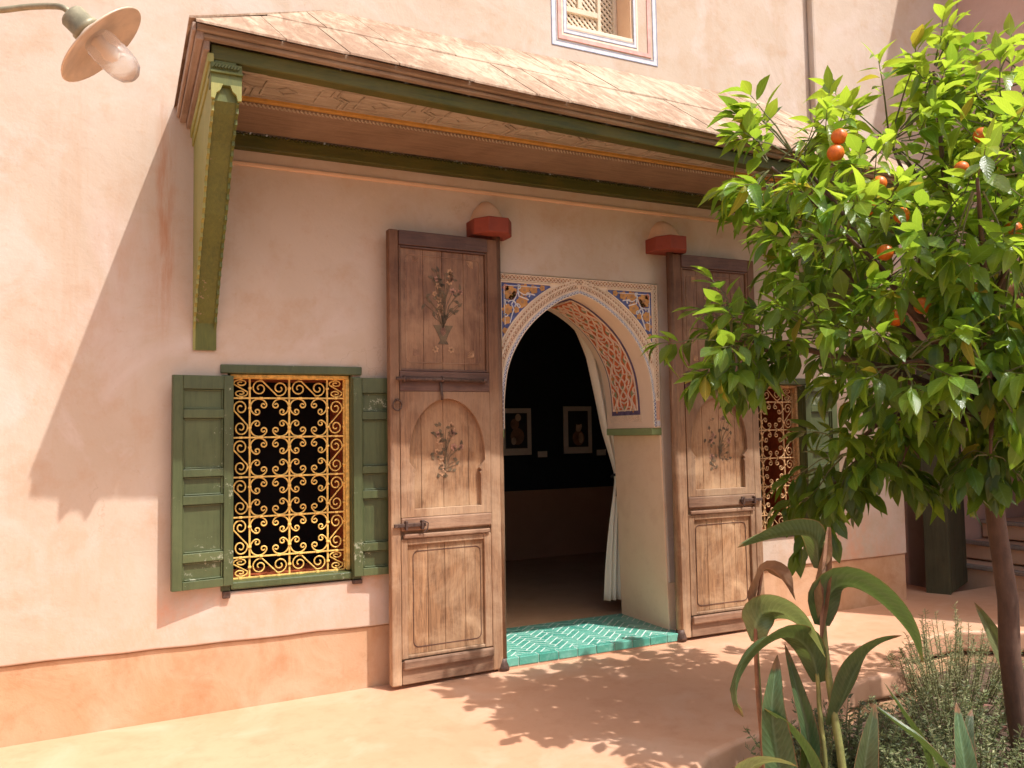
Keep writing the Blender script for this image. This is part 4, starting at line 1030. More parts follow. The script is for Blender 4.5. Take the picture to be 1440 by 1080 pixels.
# ------------------------------------------------------------------ canopy
cn = thing('timber_canopy', 'boarded timber porch canopy with green painted beams and brackets over the doorway', 'canopy', (0, 0, 0))
XL, XR, YE = .305, 4.98, -.935
AL, AR = 1.09, 4.25     # ridge ends on the wall
ZE = lambda x: 3.185 - .030 * (x - .3)      # the eave sags to the right
ZR = 3.822
def zroof(x, y): t = -y / -YE if False else (-y) / (-YE); return ZR + (ZE(x) - ZR) * t
hipL = lambda y: AL + (XL - AL) * (-y / -YE); hipR = lambda y: AR + (XR - AR) * (-y / -YE)
trap = [(XL, YE), (XR, YE), (AR, -.001), (AL, -.001)]
def roofboard(q, lift, th=.012, zfun=zroof):
    b = MB(); b.prism([(x, y, zfun(x, y) + lift - th) for x, y in q], (0, 0, th)); b.build('roof_board', 'roof', cn, bevel=.0015)
courses = [(-.955, -.46), (-.49, 0.0)]
for ci, (ya, yb) in enumerate(courses):
    x = .1 - R.uniform(0, .2)
    while x < 5.1:
        w = R.uniform(.20, .42); sh = .05
        q = clip([(x + .002, ya - R.uniform(0, .018)), (x + w - .002, ya - R.uniform(0, .018)), (x + w - .002 - sh, yb), (x + .002 - sh, yb)], [(XL - .012, YE - .03), (XR + .012, YE - .03), (AR, -.001), (AL, -.001)])
        if len(q) >= 3 and area(q) > .001: roofboard(q, .009 * ci + R.uniform(-.002, .003))
        x += w
# hips
def hip(side):
    xa = XL if side < 0 else XR; ax = AL if side < 0 else AR; xo = xa - .02 if side < 0 else xa + .02
    for k in range(5):
        t0, t1 = k / 5, (k + 1) / 5 - .004
        A = Vector((ax, 0, ZR)); 
        e0 = Vector((xo, YE * t0, 3.135 + (ZE(xa) - 3.135) * t0)); e1 = Vector((xo, YE * t1, 3.135 + (ZE(xa) - 3.135) * t1))
        hl = lambda t: Vector((xa + (ax - xa) * (1 - t), YE * t, ZE(xa) + (ZR - ZE(xa)) * (1 - t)))
        MB().prism([tuple(e0), tuple(e1), tuple(hl(t1)), tuple(hl(t0))], (0, 0, .010)).build('hip_board', 'roof', cn)
hip(-1); hip(1)
# fascia: sloped moulding under the eave
def fasc(y0, y1, dz0, dz1, name, mat, xa, xb, bev=.006):
    b = MB(); b.prism([(xa, y0, ZE(xa) + dz0), (xb, y0, ZE(xb) + dz0), (xb, y0, ZE(xb) + dz1), (xa, y0, ZE(xa) + dz1)], (0, y1 - y0, 0)); return b.build(name, mat, cn, bevel=bev)
fasc(-.925, -.885, -.040, -.012, 'fascia_board', 'fascia', XL + .01, XR - .01)
fasc(-.905, -.868, -.062, -.0405, 'fascia_moulding', 'fascia', XL + .03, XR - .03, .008)
fasc(-.862, -.79, -.130, -.0625, 'front_beam', 'greendark', .38, 4.90, .006)
for (xa, xb, nm, z0, z1, mt, ye) in ((.297, .312, 'verge_board', -.052, -.012, 'fascia_y', -.93), (.313, .345, 'verge_moulding', -.075, -.020, 'fascia_y', -.91), (.346, .372, 'verge_moulding', -.105, -.05, 'fascia_y', -.885),
                            (.365, .392, 'green_moulding', -.150, -.108, 'greenlight', -.87), (.374, .396, 'green_moulding', -.196, -.152, 'greenlight', -.865)):
    for side in (-1, 1):
        a, b_ = (xa, xb) if side < 0 else (5.285 - xb, 5.285 - xa)
        zl = 3.135 if side < 0 else 3.05; ze = ZE(.35 if side < 0 else 4.9)
        MB().prism([(a, 0.0, zl + z0), (a, 0.0, zl + z1), (a, ye, ze + z1), (a, ye, ze + z0)], (b_ - a, 0, 0)).build(nm, mt, cn, bevel=.004)
# soffit
def slab(name, mat, pts, th, xa, xb, bev=0):
    (y0, z0), (y1, z1) = pts; b = MB(); b.prism([(xa, y0, z0), (xa, y1, z1), (xa, y1, z1 + th), (xa, y0, z0 + th)], (xb - xa, 0, 0)); return b.build(name, mat, cn, bevel=bev)
YSA, ZSA, YSB, ZSB = -.80, 3.045, -.45, 3.075
slab('soffit_panel', 'soffit', ((YSA, ZSA), (YSB, ZSB)), .012, .48, 4.82)
slab('orange_strip', 'orange', ((YSB - .004, ZSB - .016), (YSB + .030, ZSB - .014)), .02, .48, 4.82, .003)
slab('cove_board', 'cove', ((YSB + .026, ZSB - .006), (-.07, 3.035)), .012, .48, 4.82)
# interlaced coffer mouldings
def soff(y): return ZSA + (ZSB - ZSA) * (y - YSA) / (YSB - YSA)
def cof(pts, w=.012):
    P = [(x, y, soff(y) - .001) for x, y in pts]
    return MB().ribbon(P, (0, 0, -1), w, .007)
mod = .46; ya, yb = YSA + .02, YSB - .025; ym = (ya + yb) / 2
pieces = [[(.0, ya), (.0, ym - .03), (.07, ym + .03), (.07, yb)], [(.03, ya), (.03, ym - .045), (.10, ym + .015), (.10, yb)], [(.14, ya + .05), (.40, ya + .05)], [(.14, yb - .05), (.40, yb - .05)], [(.10, ym), (.2, ym), (.24, ym + .05), (.30, ym), (.24, ym - .05), (.2, ym)], [(.30, ym), (.44, ym)],
          [(.14, ya + .05), (.14, yb - .05)], [(.40, ya + .05), (.40, yb - .05)], [(.0, ya + .02), (.46, ya + .02)], [(.0, yb - .01), (.46, yb - .01)]]
protos = []
for pc in pieces: protos.append(cof(pc).build('coffer_moulding', 'soffit', cn, loc=(.50, 0, 0)))
for k in range(1, 9):
    for p_ in protos: mesh_copy(p_, cn, (.50 + mod * k + R.uniform(-.004, .004), 0, 0))
# rope mouldings
def rope(y, z, xa, xb, mat, r=.009, step=.021, axis='x'):
    b = MB(); x = xa
    while x < xb:
        q = [(x, y - r, z - r * .3), (x + step * .9, y + r, z - r * .9)]
        b.tube([q[0], ((q[0][0] + q[1][0]) / 2, y, z - r * 1.1), q[1]], r * .55, 4); x += step
    b.build('rope_moulding', mat, cn, kind='stuff')
rope(YSB + .040, ZSB - .016, .48, 4.8, 'soffit'); rope(-.062, 3.028, .48, 4.8, 'greendark', .008)
box('wall_beam', 'greendark', .486, 4.82, -.055, 0.002, 2.952, 3.03, cn, bevel=.008)
# brackets
def bracket(xa, xb, flip):
    t = bpy.data.objects.new('bracket', None); C.objects.link(t); t.parent = cn
    prof = [(0, 1.86), (-.016, 1.86), (-.022, 2.0), (-.14, 2.15), (-.30, 2.33), (-.46, 2.47), (-.58, 2.62), (-.70, 2.74), (-.82, 2.83), (-.86, 2.87), (-.86, 3.05), (0, 3.00)]
    w = xb - xa
    b = MB(); b.prism([(xa + .012, y, z) for y, z in prof], (w - .024, 0, 0)); b.build('bracket_body', 'green', t)
    # cheeks
    for x in (xa, xb - .012):
        c = MB(); P = [(0, 1.865)]
        front = smooth2(prof[1:10], 1); L = 0
        for i, (y, z) in enumerate(dens(front, 74)):
            if z < 1.98: P.append((y, z)); continue
            k = (.018 if i % 3 == 0 else (.0 if i % 3 == 1 else .006)); P.append((y - k * .75, z - k * .65 - .004))
        P += [(-.86, 3.02), (0, 2.99)]
        c.prism([(x, y, z) for y, z in P], (.012, 0, 0)); c.build('cheek_board', 'greenlight' if (x == xa) != flip else 'green', t)
    b = MB(); b.box(xa - .006, xb + .010, -.878, -.80, 2.935, 3.035); b.box(xa - .010, xb + .014, -.888, -.80, 2.985, 2.997); b.build('capital_block', 'green', t, bevel=.003)
    q = [(xa - .004, 2.94), (xa - .004, 2.875), (xa + .012, 2.872), (xa + .018, 2.898), (xa + .034, 2.912), (xa + .045, 2.94)]
    for sgn in (0, 1):
        qq = [((xa + xb + .004) - x, z) if sgn else (x, z) for x, z in q]
        MB().prism([(x, -.882, z) for x, z in qq], (0, .02, 0)).build('capital_ear', 'greenlight', t)
    b = MB(); x = xa
    while x < xb + .0: b.tube([(x, -.888, 3.008), (x + .012, -.888, 3.026)], .005, 4); x += .013
    b.build('rope_row', 'green', t, kind='stuff')
bracket(.383, .498, False); bracket(4.80, 4.91, True)

# ------------------------------------------------------------------ lamp
lp = thing('wall_lamp', 'swan neck enamel lamp with a glass jar, at the top left of the picture', 'lamp', (0, 0, 0))
ax = Vector((.71, -.056, -.69)).normalized(); c0 = Vector((-.055, -2.095, 2.515))
b = MB(); b.lathe([(.0, -.012), (.040, -.010), (.045, .006), (.10, .018), (.138, .030), (.141, .034), (.137, .036), (.10, .024), (.045, .013), (0, .012)], c0, ax, 40); b.build('enamel_shade', 'enamel', lp, smooth=True)
b = MB(); b.lathe([(0, -.075), (.030, -.075), (.036, -.068), (.036, -.030), (.040, -.028), (.040, -.012), (0, -.012)], c0, ax, 24)
b.build('lamp_cap', 'lampmetal', lp, smooth=True)
b = MB(); b.lathe([(.038, .012), (.044, .03), (.045, .05), (.045, .09), (.042, .115), (.033, .137), (.017, .150), (0, .154)], c0, ax, 32); b.build('glass_jar', 'glass', lp, smooth=True)
b = MB(); b.lathe([(.0, .012), (.014, .02), (.014, .05), (.018, .065), (.012, .085), (0, .09)], c0, ax, 20); b.build('bulb', 'white', lp, smooth=True)
st0 = c0 - ax * .070
b = MB(); pth = [Vector((-.905, -1.75, 2.52)), Vector((-.75, -1.81, 2.52)), Vector((-.55, -1.89, 2.55)), Vector((-.40, -1.94, 2.585)), Vector((-.29, -1.985, 2.588)), Vector((-.22, -2.015, 2.60)), Vector((-.165, -2.038, 2.603)), st0 - ax * .03, st0]
q = pth
for _ in range(2): q = [q[0]] + [x for i in range(len(q) - 1) for x in (q[i].lerp(q[i + 1], .25), q[i].lerp(q[i + 1], .75))] + [q[-1]]
b.tube(q, .0085, 10); b.build('swan_neck_arm', 'lampmetal', lp, smooth=True)
b = MB(); b.lathe([(0, 0), (.05, 0), (.05, .012), (.02, .02), (0, .02)], (-.902, -1.75, 2.52), (1, 0, 0), 24); b.build('wall_plate', 'lampmetal', lp)

# ------------------------------------------------------------------ green passage door
gd = thing('green_passage_door', 'dark olive green plank door standing open in the shaded passage corner', 'door', (6.11, -.02, .045), rad(25))
box('door_leaf', 'greendoor', 0, .60, 0, .035, 0, 2.0, gd, bevel=.004)
for i in range(4): box('plank', 'greendoor', .004 + .150 * i, .150 + .150 * i, -.012, -.001, .01, 1.99, gd, bevel=.003)
box('folded_leaf', 'greendoor', -.05, -.006, -.012, .17, 0, 2.0, gd, bevel=.004)

# ------------------------------------------------------------------ orange tree
def setluv(me, flat):
    a = me.attributes.new('luv', 'FLOAT_VECTOR', 'POINT'); a.data.foreach_set('vector', flat)
def leaf_mesh(name, mat, L, Wd, fold=.25, curl=.25, seg=5):
    b = MB(); prof = [0, .55, .95, 1.0, .72, .0]
    prof = [.04, .62, .98, .92, .55, .02]
    for i in range(seg + 1):
        t = i / seg; w = Wd / 2 * prof[i]; z = -curl * L * t * t; y = L * t * (1 - .15 * curl * t)
        b.v += [Vector((-w, y, z + w * fold)), Vector((0, y, z)), Vector((w, y, z + w * fold))]
    for i in range(seg):
        a = i * 3; b.face([a, a + 1, a + 4, a + 3]); b.face([a + 1, a + 2, a + 5, a + 4])
    me_o = b.build(name, mat, None, smooth=True); setluv(me_o.data, [x for i in range(seg + 1) for u in (-1, 0, 1) for x in (u, i / seg, .5)]); C.objects.unlink(me_o); return me_o
LM = []
for mt in ('lf_dark', 'lf_mid', 'lf_young', 'lf_yellow'):
    LM.append([leaf_mesh('leaf', mt, 1, .44, .22, .22), leaf_mesh('leaf', mt, 1, .38, .35, .45), leaf_mesh('leaf', mt, 1, .48, .15, .08)])
tr = thing('orange_tree', 'bitter orange tree with glossy leaves and a few ripe fruits in the planting bed', 'tree', (3.78, -2.12, -.2))
TO = Vector(tr.location)
def loc(v): return Vector(v) - TO
tp = [(3.79, -2.12, -.26), (3.775, -2.11, -.1), (3.75, -2.10, .09), (3.715, -2.10, .35), (3.70, -2.115, .6), (3.655, -2.11, .94), (3.62, -2.12, 1.2), (3.60, -2.12, 1.42)]
b = MB(); b.tube([loc(p) for p in tp], [.066, .054, .049, .045, .043, .040, .039, .042], 14); b.build('trunk', 'bark', tr, smooth=True)
lobes = [((2.52, -1.68, 1.80), .27, .20, 21, 1), ((2.68, -1.66, 1.76), .2, .16, 7, 1), ((3.78, -2.3, 2.98), .26, .22, 16, 1), ((3.65, -2.2, 2.9), .2, .25, 14, 1), ((2.77, -1.70, 2.62), .20, .22, 12, 1), ((2.90, -1.74, 2.66), .24, .33, 20, 1), ((2.93, -1.7, 2.32), .22, .2, 12, 1), ((3.277, -1.938, 2.74), .33, .34, 26, 2), ((3.46, -2.046, 3.06), .13, .20, 9, 2), ((3.564, -2.296, 2.72), .24, .30, 24, 2),
         ((2.863, -2.034, 2.233), .30, .27, 24, 1), ((3.081, -2.245, 2.145), .28, .27, 24, 1), ((3.308, -2.461, 2.059), .25, .27, 22, 1), ((2.80, -1.951, 1.80), .25, .22, 17, 1), ((2.919, -2.246, 1.66), .26, .22, 18, 1), ((3.139, -2.459, 1.591), .24, .23, 18, 1),
         ((2.97, -1.90, 1.30), .22, .19, 17, 1), ((2.918, -1.76, 1.06), .12, .12, 8, 0), ((3.12, -2.0, 1.38), .18, .14, 8, 1), ((3.354, -1.99, 1.36), .22, .17, 14, 1), ((3.36, -2.3, 1.28), .11, .13, 8, 0), ((3.2, -1.95, 1.18), .08, .08, 3, 0),
         ((3.555, -1.584, 2.136), .44, .42, 34, 0), ((4.142, -1.98, 2.519), .42, .48, 28, 1), ((4.049, -1.78, 1.75), .42, .32, 20, 1), ((4.044, -2.402, 2.52), .36, .42, 22, 2), ((3.894, -2.502, 1.753), .34, .34, 18, 1), ((4.55, -2.1, 2.25), .42, .45, 20, 1), ((3.777, -2.318, 1.56), .28, .22, 12, 0), ((3.396, -1.78, 2.48), .30, .28, 14, 1),
         ((3.0, -2.55, 2.35), .24, .28, 12, 2), ((3.5, -2.75, 2.35), .35, .4, 16, 2), ((3.42, -2.38, 1.85), .27, .33, 22, 1), ((3.6, -2.5, 2.25), .26, .3, 18, 1), ((3.55, -2.3, 1.45), .2, .2, 12, 0)]
leaves = []; twigs = MB()
RT = random.Random(21)
hub = Vector((3.60, -2.12, 1.42))
nb = 0
for (c, rh, rv, n, tone) in lobes:
    c = Vector(c)
    m1 = hub.lerp(c, .45) + Vector((RT.uniform(-.05, .05), RT.uniform(-.05, .05), .10 if c.z > 1.5 else .15)); m0 = hub + Vector((0, 0, -.03))
    q = [m0, hub.lerp(m1, .5) + Vector((0, 0, .03)), m1, m1.lerp(c, .6) + Vector((0, 0, .03)), c]
    b = MB(); b.tube([loc(p) for p in q], [.030, .022, .015, .010, .006], 7); b.build('branch', 'bark', tr, smooth=True)
    for k in range(round(n * .86)):
        while True:
            d = Vector((RT.uniform(-1, 1), RT.uniform(-1, 1), RT.uniform(-1, 1)))
            if .15 < d.length < 1: break
        d = d.normalized() * d.length ** .5
        p = c + Vector((d.x * rh, d.y * rh, d.z * rv))
        outv = (p - c).normalized(); outv = (outv + (p - Vector((3.5, -2.1, 1.7))).normalized() * .8 + Vector((0, 0, .1 if tone == 2 else -.05))).normalized()
        st_ = c.lerp(p, .2); tipL = RT.uniform(.07, .13)
        e = p + outv * tipL
        twigs.tube([loc(st_), loc(st_.lerp(p, .6) + Vector((0, 0, .015))), loc(p), loc(e)], [.0042, .0034, .0026, .0016], 4, caps=False)
        nl = RT.randint(8, 12)
        for j in range(nl):
            t = (j / (nl - 1)) ** .6; q = (p - outv * .07).lerp(e, t)
            ang = j * 2.4 + RT.uniform(-.4, .4); side = outv.orthogonal().normalized(); side = Matrix.Rotation(ang, 3, outv) @ side
            lean = .85 if t < .8 else .3
            dirv = (outv * (1 - lean * .55) + side * lean * .9 + Vector((0, 0, -.32 - (.25 if tone == 0 else 0)))).normalized()
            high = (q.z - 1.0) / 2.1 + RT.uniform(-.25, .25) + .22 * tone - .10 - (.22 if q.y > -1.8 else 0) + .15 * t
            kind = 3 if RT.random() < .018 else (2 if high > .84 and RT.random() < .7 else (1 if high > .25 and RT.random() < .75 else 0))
            size = RT.uniform(.095, .155) * (1.12 if tone == 0 else 1) * (.7 + .3 * (1 - t * .3))
            # build the leaf frame: y along, z upper face
            zu = (Vector((0, 0, 1)) + Vector((RT.uniform(-.5, .5), RT.uniform(-.5, .5), 0))); zu = (zu - dirv * zu.dot(dirv)).normalized(); xu = dirv.cross(zu)
            mt = Matrix((xu, dirv, zu)).transposed().to_4x4(); mt = Matrix.Translation(loc(q) + dirv * .008) @ mt @ Matrix.Diagonal((size * RT.uniform(.74, 1.2), size, size * RT.uniform(.4, 2.2), 1))
            leaves.append((q, kind, RT.randint(0, 2), mt))
twigs.build('twigs', 'twig', tr, kind='stuff')
CAMP = Vector((0, -4.6, 1.4))
leaves.sort(key=lambda a: (a[0] - CAMP).length + (0 if a[0].x < 3.9 else 5))
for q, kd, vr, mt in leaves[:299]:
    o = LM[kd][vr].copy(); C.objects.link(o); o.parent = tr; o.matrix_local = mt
luv = []
for kd in range(4):
    b = MB()
    for q, k2, vr, mt in leaves[299:]:
        if k2 != kd: continue
        me = LM[kd][vr].data; k0 = len(b.v); rv = RT.random(); luv += [x for i in range(6) for u in (-1, 0, 1) for x in (u, i / 5, rv)]
        b.v += [mt @ v.co for v in me.vertices]
        for p in me.polygons: b.face([k0 + i for i in p.vertices])
    if kd == 0: acc = b; acc.mats = ['lf_dark', 'lf_mid', 'lf_young', 'lf_yellow']; 
    else:
        k0 = len(acc.v); acc.v += b.v; acc.f += [[i + k0 for i in f] for f in b.f]; acc.mi += [kd] * len(b.f)
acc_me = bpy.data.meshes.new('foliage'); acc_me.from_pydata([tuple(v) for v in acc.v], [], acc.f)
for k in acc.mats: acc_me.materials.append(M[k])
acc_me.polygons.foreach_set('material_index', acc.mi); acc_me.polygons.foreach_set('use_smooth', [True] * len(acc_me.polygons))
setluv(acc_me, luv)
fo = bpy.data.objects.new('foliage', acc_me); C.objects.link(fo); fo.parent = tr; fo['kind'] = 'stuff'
print('leaves', len(leaves), 'tiles', cnt)
b = MB(); prof = [(0, -.033)] + [(.034 * math.sin(PI * k / 12), -.033 * math.cos(PI * k / 12)) for k in range(1, 12)] + [(0, .032)]
b.lathe(prof, (0, 0, 0), n=20); ob = None
for p in [(2.792, -2.082, 2.641), (2.779, -2.071, 2.571), (3.036, -2.178, 2.3), (3.339, -2.347, 2.636), (3.397, -2.367, 2.52), (2.974, -2.138, 2.143), (3.119, -2.193, 1.913), (3.018, -2.141, 1.863), (2.904, -2.116, 2.336), (3.357, -2.45, 2.206), (3.45, -2.5, 1.95), (3.50, -2.55, 2.35), (2.947, -2.144, 2.438), (3.263, -2.301, 2.495)]:
    pos = Vector(p) + (CAMP - Vector(p)).normalized() * .02
    if ob is None: ob = b.build('orange_fruit', 'fruit', tr, smooth=True); ob.location = loc(pos)
    else: mesh_copy(ob, tr, loc(pos), (RT.uniform(0, 3), RT.uniform(0, 3), 0), [RT.uniform(.92, 1.08)] * 3)

# ------------------------------------------------------------------ canna and other plants
def blade(name, mat, pts, wmax, parent, org, up=(0, 0, 1), fold=.25, wave=.06, prof=None, tip=.02, seg=22, roll=0):
    q = [Vector(p) for p in pts]
    for _ in range(3): q = [q[0]] + [x for i in range(len(q) - 1) for x in (q[i].lerp(q[i + 1], .25), q[i].lerp(q[i + 1], .75))] + [q[-1]]
    L = [0]
    for i in range(1, len(q)): L.append(L[-1] + (q[i] - q[i - 1]).length)
    def P(s):
        s *= L[-1]; i = 0
        while i < len(L) - 2 and L[i + 1] < s: i += 1
        return q[i].lerp(q[i + 1], (s - L[i]) / max(1e-6, L[i + 1] - L[i]))
    b = MB(); org = Vector(org); upv = Vector(up); nc = 6; rr_ = random.Random(int(L[-1] * 1e4)); ph = rr_.uniform(0, 6)
    prevn = None
    for i in range(seg + 1):
        t = i / seg; c = P(t); d = (P(min(1, t + .02)) - P(max(0, t - .02))).normalized()
        nrm = upv - d * upv.dot(d)
        if nrm.length < .15 and prevn is not None: nrm = prevn - d * prevn.dot(d)
        nrm.normalize()
        if prevn is not None: nrm = (prevn * .6 + nrm * .4); nrm = (nrm - d * nrm.dot(d)).normalized()
        prevn = nrm; w = d.cross(nrm)
        if roll: w = Matrix.Rotation(roll, 3, d) @ w; nn = Matrix.Rotation(roll, 3, d) @ nrm
        else: nn = nrm
        ww = wmax / 2 * (math.sin(PI * min(1, (t * .94 + .05)) ** .85) ** .75 if t < 1 else .02)
        for k in range(nc + 1):
            u = (k / nc - .5) * 2
            b.v.append(c - org + w * ww * u + nn * (abs(u) * ww * fold + wave * ww * math.sin(t * 9 + ph + (2 if u > 0 else 0)) * abs(u) - (.006 if k == nc // 2 else 0) * (ww / .03)))
    for i in range(seg):
        for k in range(nc):
            a = i * (nc + 1) + k; b.face([a, a + 1, a + nc + 2, a + nc + 1])
    o = b.build(name, mat, parent, smooth=True); rv = rr_.random(); setluv(o.data, [x for i in range(seg + 1) for k in range(nc + 1) for x in ((k / nc - .5) * 2, i / seg, rv)]); return o
M['stripe'] = M['canna']
def vein(m_):
    n = m_.node_tree.nodes; l = m_.node_tree.links
    return m_
cp = thing('canna_plant', 'tall canna plant with arching broad leaves and a browned dead top, at the bed edge', 'plant', (2.38, -2.34, -.19)); CO = Vector(cp.location)
def stalk(name, mat, pts, rs, par, org):
    q = [Vector(p) for p in pts]; n0 = len(q)
    for _ in range(2): q = [q[0]] + [x for i in range(len(q) - 1) for x in (q[i].lerp(q[i + 1], .25), q[i].lerp(q[i + 1], .75))] + [q[-1]]
    b = MB(); b.tube([p - Vector(org) for p in q], [rs[0] + (rs[1] - rs[0]) * i / (len(q) - 1) for i in range(len(q))], 8); b.build(name, mat, par, smooth=True)
stalk('stem', 'stem', [(2.395, -2.35, -.22), (2.399, -2.34, .147), (2.401, -2.30, .362), (2.404, -2.262, .61), (2.413, -2.256, .792), (2.421, -2.272, .978)], (.017, .009), cp, CO)
stalk('stem', 'stem', [(2.37, -2.30, -.22), (2.366, -2.29, .15), (2.362, -2.27, .36), (2.372, -2.26, .458), (2.35, -2.268, .56)], (.012, .006), cp, CO)
blade('leaf', 'canna', [(2.403, -2.256, .872), (2.377, -2.273, .989), (2.296, -2.292, 1.022), (2.166, -2.284, 1.018), (1.989, -2.286, .985)], .10, cp, CO, fold=.75, roll=.35)
blade('leaf', 'canna', [(2.399, -2.263, .663), (2.394, -2.29, .80), (2.45, -2.345, .852), (2.521, -2.43, .79), (2.590, -2.50, .67), (2.600, -2.53, .56)], .155, cp, CO, fold=.22, roll=-.55)
blade('leaf', 'canna', [(2.376, -2.26, .458), (2.323, -2.278, .605), (2.204, -2.28, .675), (2.07, -2.268, .627), (1.985, -2.256, .524), (1.974, -2.265, .443), (1.999, -2.275, .398)], .13, cp, CO, fold=.25, roll=.5)
blade('leaf', 'canna', [(2.388, -2.29, .31), (2.415, -2.332, .42), (2.436, -2.385, .557), (2.475, -2.439, .632), (2.55, -2.488, .656)], .10, cp, CO, roll=-.5, fold=.3)
tag(blade('leaf', 'dead', [(2.412, -2.291, .994), (2.394, -2.276, .901), (2.356, -2.273, .80), (2.369, -2.273, .694)], .055, cp, CO, up=(1, -1, 0), fold=.9, wave=.5), 'shrivelled brown leaf hanging from the stem')
tag(blade('leaf', 'dead', [(2.419, -2.296, 1.03), (2.400, -2.299, .90), (2.390, -2.288, .76), (2.372, -2.279, .60)], .035, cp, CO, up=(-1, -1, 0), fold=1.1, wave=.6), 'shrivelled brown leaf hanging from the stem')
c2 = thing('canna_plant', 'thin reddish stemmed canna with one pale broad leaf and a curled brown leaf', 'plant', (2.17, -2.20, -.19)); O2 = Vector(c2.location)
stalk('stem', 'stemred', [(2.17, -2.20, -.22), (2.175, -2.178, .184), (2.181, -2.144, .455), (2.188, -2.14, .689), (2.225, -2.148, .872)], (.011, .005), c2, O2)
stalk('stem', 'stem', [(2.20, -2.18, -.22), (2.205, -2.14, .25), (2.197, -2.134, .529), (2.193, -2.14, .66)], (.009, .006), c2, O2)
tag(blade('leaf', 'canna_pale', [(2.193, -2.138, .60), (2.190, -2.143, .695), (2.215, -2.174, .738), (2.26, -2.247, .728), (2.30, -2.31, .66), (2.31, -2.36, .58)], .14, c2, O2, roll=-.75, fold=.1), 'pale green broad leaf')
tag(blade('leaf', 'dead', [(2.183, -2.141, .743), (2.200, -2.161, .872), (2.227, -2.19, .888), (2.265, -2.22, .835), (2.285, -2.25, .765)], .055, c2, O2, roll=-.7, fold=.7, wave=.9), 'curled dead brown leaf')
c3 = thing('canna_shoot', 'low clump of upright dark canna leaves left of the tall canna', 'plant', (2.24, -2.25, -.19)); O3 = Vector(c3.location)
blade('leaf', 'canna', [(2.22, -2.25, -.2), (2.20, -2.245, .10), (2.178, -2.24, .254), (2.152, -2.250, .389), (2.171, -2.248, .485), (2.205, -2.232, .575)], .125, c3, O3, up=(-.5, -1, .2), fold=.25)
blade('leaf', 'canna', [(2.26, -2.25, -.2), (2.30, -2.25, .10), (2.327, -2.257, .259), (2.309, -2.24, .37), (2.30, -2.21, .479), (2.30, -2.17, .59)], .075, c3, O3, up=(-.5, -1, .2), fold=.6)
blade('leaf', 'canna', [(2.33, -2.30, .02), (2.30, -2.29, .20), (2.219, -2.265, .33), (2.12, -2.246, .40)], .075, c3, O3, fold=.5)
c4_ = thing('canna_shoot', 'spreading canna shoots with narrow leaves at the bottom right of the bed', 'plant', (2.55, -2.50, -.19)); O4 = Vector(c4_.location)
blade('leaf', 'canna', [(2.36, -2.44, -.15), (2.372, -2.443, .12), (2.392, -2.457, .287), (2.455, -2.442, .42)], .10, c4_, O4, up=(-.5, -1, .2))
blade('leaf', 'canna', [(2.66, -2.60, -.1), (2.663, -2.59, .16), (2.57, -2.544, .296), (2.527, -2.471, .346), (2.48, -2.40, .41)], .06, c4_, O4, fold=.6)
blade('leaf', 'canna', [(2.68, -2.5, -.05), (2.670, -2.482, .219), (2.612, -2.45, .335), (2.575, -2.38, .46)], .055, c4_, O4, fold=.6)
blade('leaf', 'canna', [(2.65, -2.64, -.1), (2.659, -2.637, .215), (2.681, -2.6, .331), (2.715, -2.566, .42)], .085, c4_, O4, up=(-.5, -1, .2))
blade('leaf', 'canna', [(2.78, -2.55, -.1), (2.76, -2.55, .15), (2.80, -2.54, .30), (2.86, -2.52, .36)], .08, c4_, O4, up=(-.5, -1, .4))
c5 = thing('canna_shoot', 'single pale curling canna leaf at the bottom edge of the bed', 'plant', (2.05, -2.38, -.19)); O5 = Vector(c5.location)
blade('leaf', 'canna_pale', [(1.98, -2.30, -.2), (1.95, -2.31, .12), (1.925, -2.345, .235), (1.955, -2.38, .292), (2.005, -2.44, .305), (2.055, -2.47, .285)], .10, c5, O5, roll=-.6, fold=.2)
c6 = thing('canna_shoot', 'bright backlit upright canna leaf just behind the orange tree trunk', 'plant', (4.05, -1.92, -.19)); O6 = Vector(c6.location)
blade('leaf', 'canna_pale', [(4.06, -1.92, -.2), (4.041, -1.91, .129), (3.985, -1.887, .252), (3.925, -1.865, .394), (3.88, -1.82, .52)], .11, c6, O6, up=(-.6, -1, .3), fold=.4)
blade('leaf', 'canna', [(4.1, -1.95, -.2), (4.2, -1.93, .10), (4.25, -1.90, .24), (4.35, -1.88, .30)], .09, c6, O6, up=(-.6, -1, .3), fold=.4)

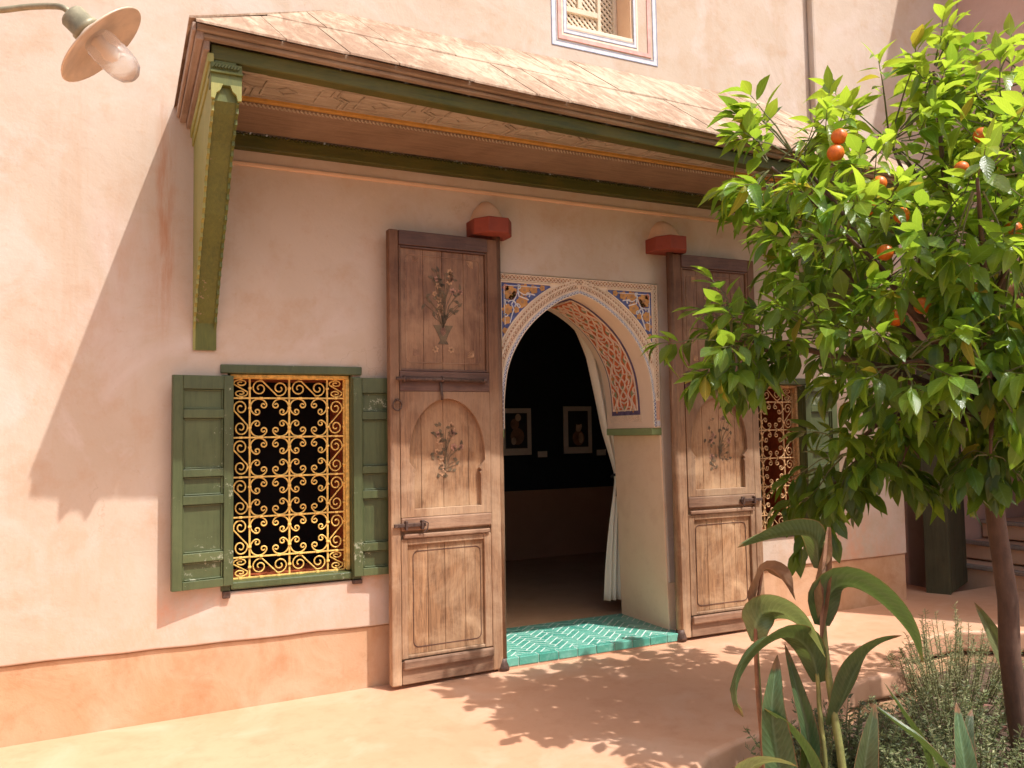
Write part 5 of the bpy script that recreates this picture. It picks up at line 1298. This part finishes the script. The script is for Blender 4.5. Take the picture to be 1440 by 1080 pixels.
def bush(name, label, c, rx, ry, h, n, mats, ls, upright=.6, group=None, stemcount=30, seed=1, cat='shrub', lw=.28, one=False):
    rr_ = random.Random(seed); t = None if one else thing(name, label, cat, (c[0], c[1], c[2]), group=group)
    sb_ = MB(); lb = MB(); lb.mats = list(mats)
    for i in range(stemcount):
        a = rr_.uniform(0, 2 * PI); r0 = math.sqrt(rr_.random()); x, y = r0 * rx * math.cos(a), r0 * ry * math.sin(a); hh = h * (1 - .45 * r0 * r0) * rr_.uniform(.65, 1.1)
        lean = Vector((math.cos(a) * r0 * (1 - upright) * .9, math.sin(a) * r0 * (1 - upright) * .9, 0)) * h
        p0 = Vector((x * .75, y * .75, -.03)); p2 = Vector((x, y, hh)) + lean; p1 = p0.lerp(p2, .5) + Vector((rr_.uniform(-.03, .03), rr_.uniform(-.03, .03), 0)) * h * 2
        sb_.tube([p0, p1, p2], [.0035, .0026, .0014], 4, caps=False)
        m_ = max(4, int(n / stemcount))
        for j in range(m_):
            tt = .15 + .85 * j / m_; q = p0.lerp(p1, tt * 2) if tt < .5 else p1.lerp(p2, tt * 2 - 1)
            d = Vector((rr_.uniform(-1, 1), rr_.uniform(-1, 1), rr_.uniform(-.1, 1.1))).normalized(); u = d.orthogonal().normalized() * ls * lw * rr_.uniform(.7, 1.2); L_ = ls * rr_.uniform(.6, 1.2)
            v2 = d.cross(u).normalized() * ls * .05
            k0 = len(lb.v); lb.v += [q, q + d * L_ * .45 + u * .5 + v2, q + d * L_, q + d * L_ * .45 - u * .5 + v2]; lb.cur = rr_.randrange(len(mats)); lb.face([k0, k0 + 1, k0 + 2, k0 + 3])
    if one: o = lb.build(name, None, None, kind='stuff', loc=c); return tag(o, label, cat)
    sb_.build('stems', 'herbstem', t, kind='stuff'); lb.build('foliage', None, t, kind='stuff')
    return t
bush('rosemary_bush', 'pale feathery upright rosemary bush by the passage corner of the bed', (4.42, -1.28, -.18), .34, .26, .50, 7500, ['rosemary', 'rosemary', 'rosemary', 'herb'], .028, .75, stemcount=70, seed=2, lw=.16)
for i, (lb, c, rx, ry, h, n, mts, ls, sd_) in enumerate([
    ('low bushy herb with fine dark leaves right behind the tall canna stalk', (2.78, -1.98, -.18), .26, .24, .40, 4200, ['herbdark', 'herb', 'herb'], .030, 3),
    ('loose small leaved shrub rising over the bed rim nearest the doorway', (3.02, -1.78, -.18), .20, .18, .36, 2400, ['herbdark', 'herb'], .034, 4),
    ('dense grey green herb mound left of the orange tree trunk', (3.20, -2.28, -.18), .30, .28, .36, 5200, ['herb', 'herb', 'herbdark', 'rosemary'], .028, 5),
    ('grey green herb mound in front of the orange tree trunk, lower right corner', (3.02, -2.62, -.18), .30, .24, .32, 4200, ['herb', 'herbdark'], .030, 6),
    ('broad leafy herb mound between the trunk and the rosemary bush', (3.72, -1.78, -.18), .34, .26, .30, 4600, ['herb', 'herb', 'rosemary', 'herbdark'], .028, 7),
    ('fine leaved herb at the right edge behind the orange tree trunk', (4.55, -2.0, -.18), .36, .3, .40, 4200, ['herb', 'rosemary', 'herbdark'], .028, 8),
    ('sprawling dark herb at the foot of the canna clump', (2.62, -2.42, -.18), .26, .24, .26, 3400, ['herbdark', 'herb'], .030, 9)]):
    bush('herb_shrub', lb, c, rx, ry, h, n, mts, ls, .45, 'low herbs filling the planting bed', 60, sd_)
bush('ground_cover', 'low creeping green growth covering the soil of the planting bed', (3.7, -2.3, -.19), 1.5, 1.2, .14, 9000, ['herb', 'herbdark'], .030, .4, stemcount=420, seed=12, cat='ground cover', one=True)
# fallen dry leaves on the soil, one litter
b = MB()
for i in range(60):
    x, y = RT.uniform(2.2, 4.4), RT.uniform(-2.8, -1.5)
    mt = Matrix.Translation((x, y, -.13 + RT.uniform(0, .03))) @ Matrix.Rotation(RT.uniform(0, 6), 4, 'Z') @ Matrix.Rotation(RT.uniform(-.6, .6), 4, 'X') @ Matrix.Diagonal((.08, .08, .08, 1))
    me = LM[3][i % 3].data; k0 = len(b.v); b.v += [mt @ v.co for v in me.vertices]
    for p in me.polygons: b.face([k0 + q for q in p.vertices])
tag(b.build('leaf_litter', 'dead', smooth=True), 'dry fallen leaves scattered over the soil of the planting bed', 'leaf litter', kind='stuff')
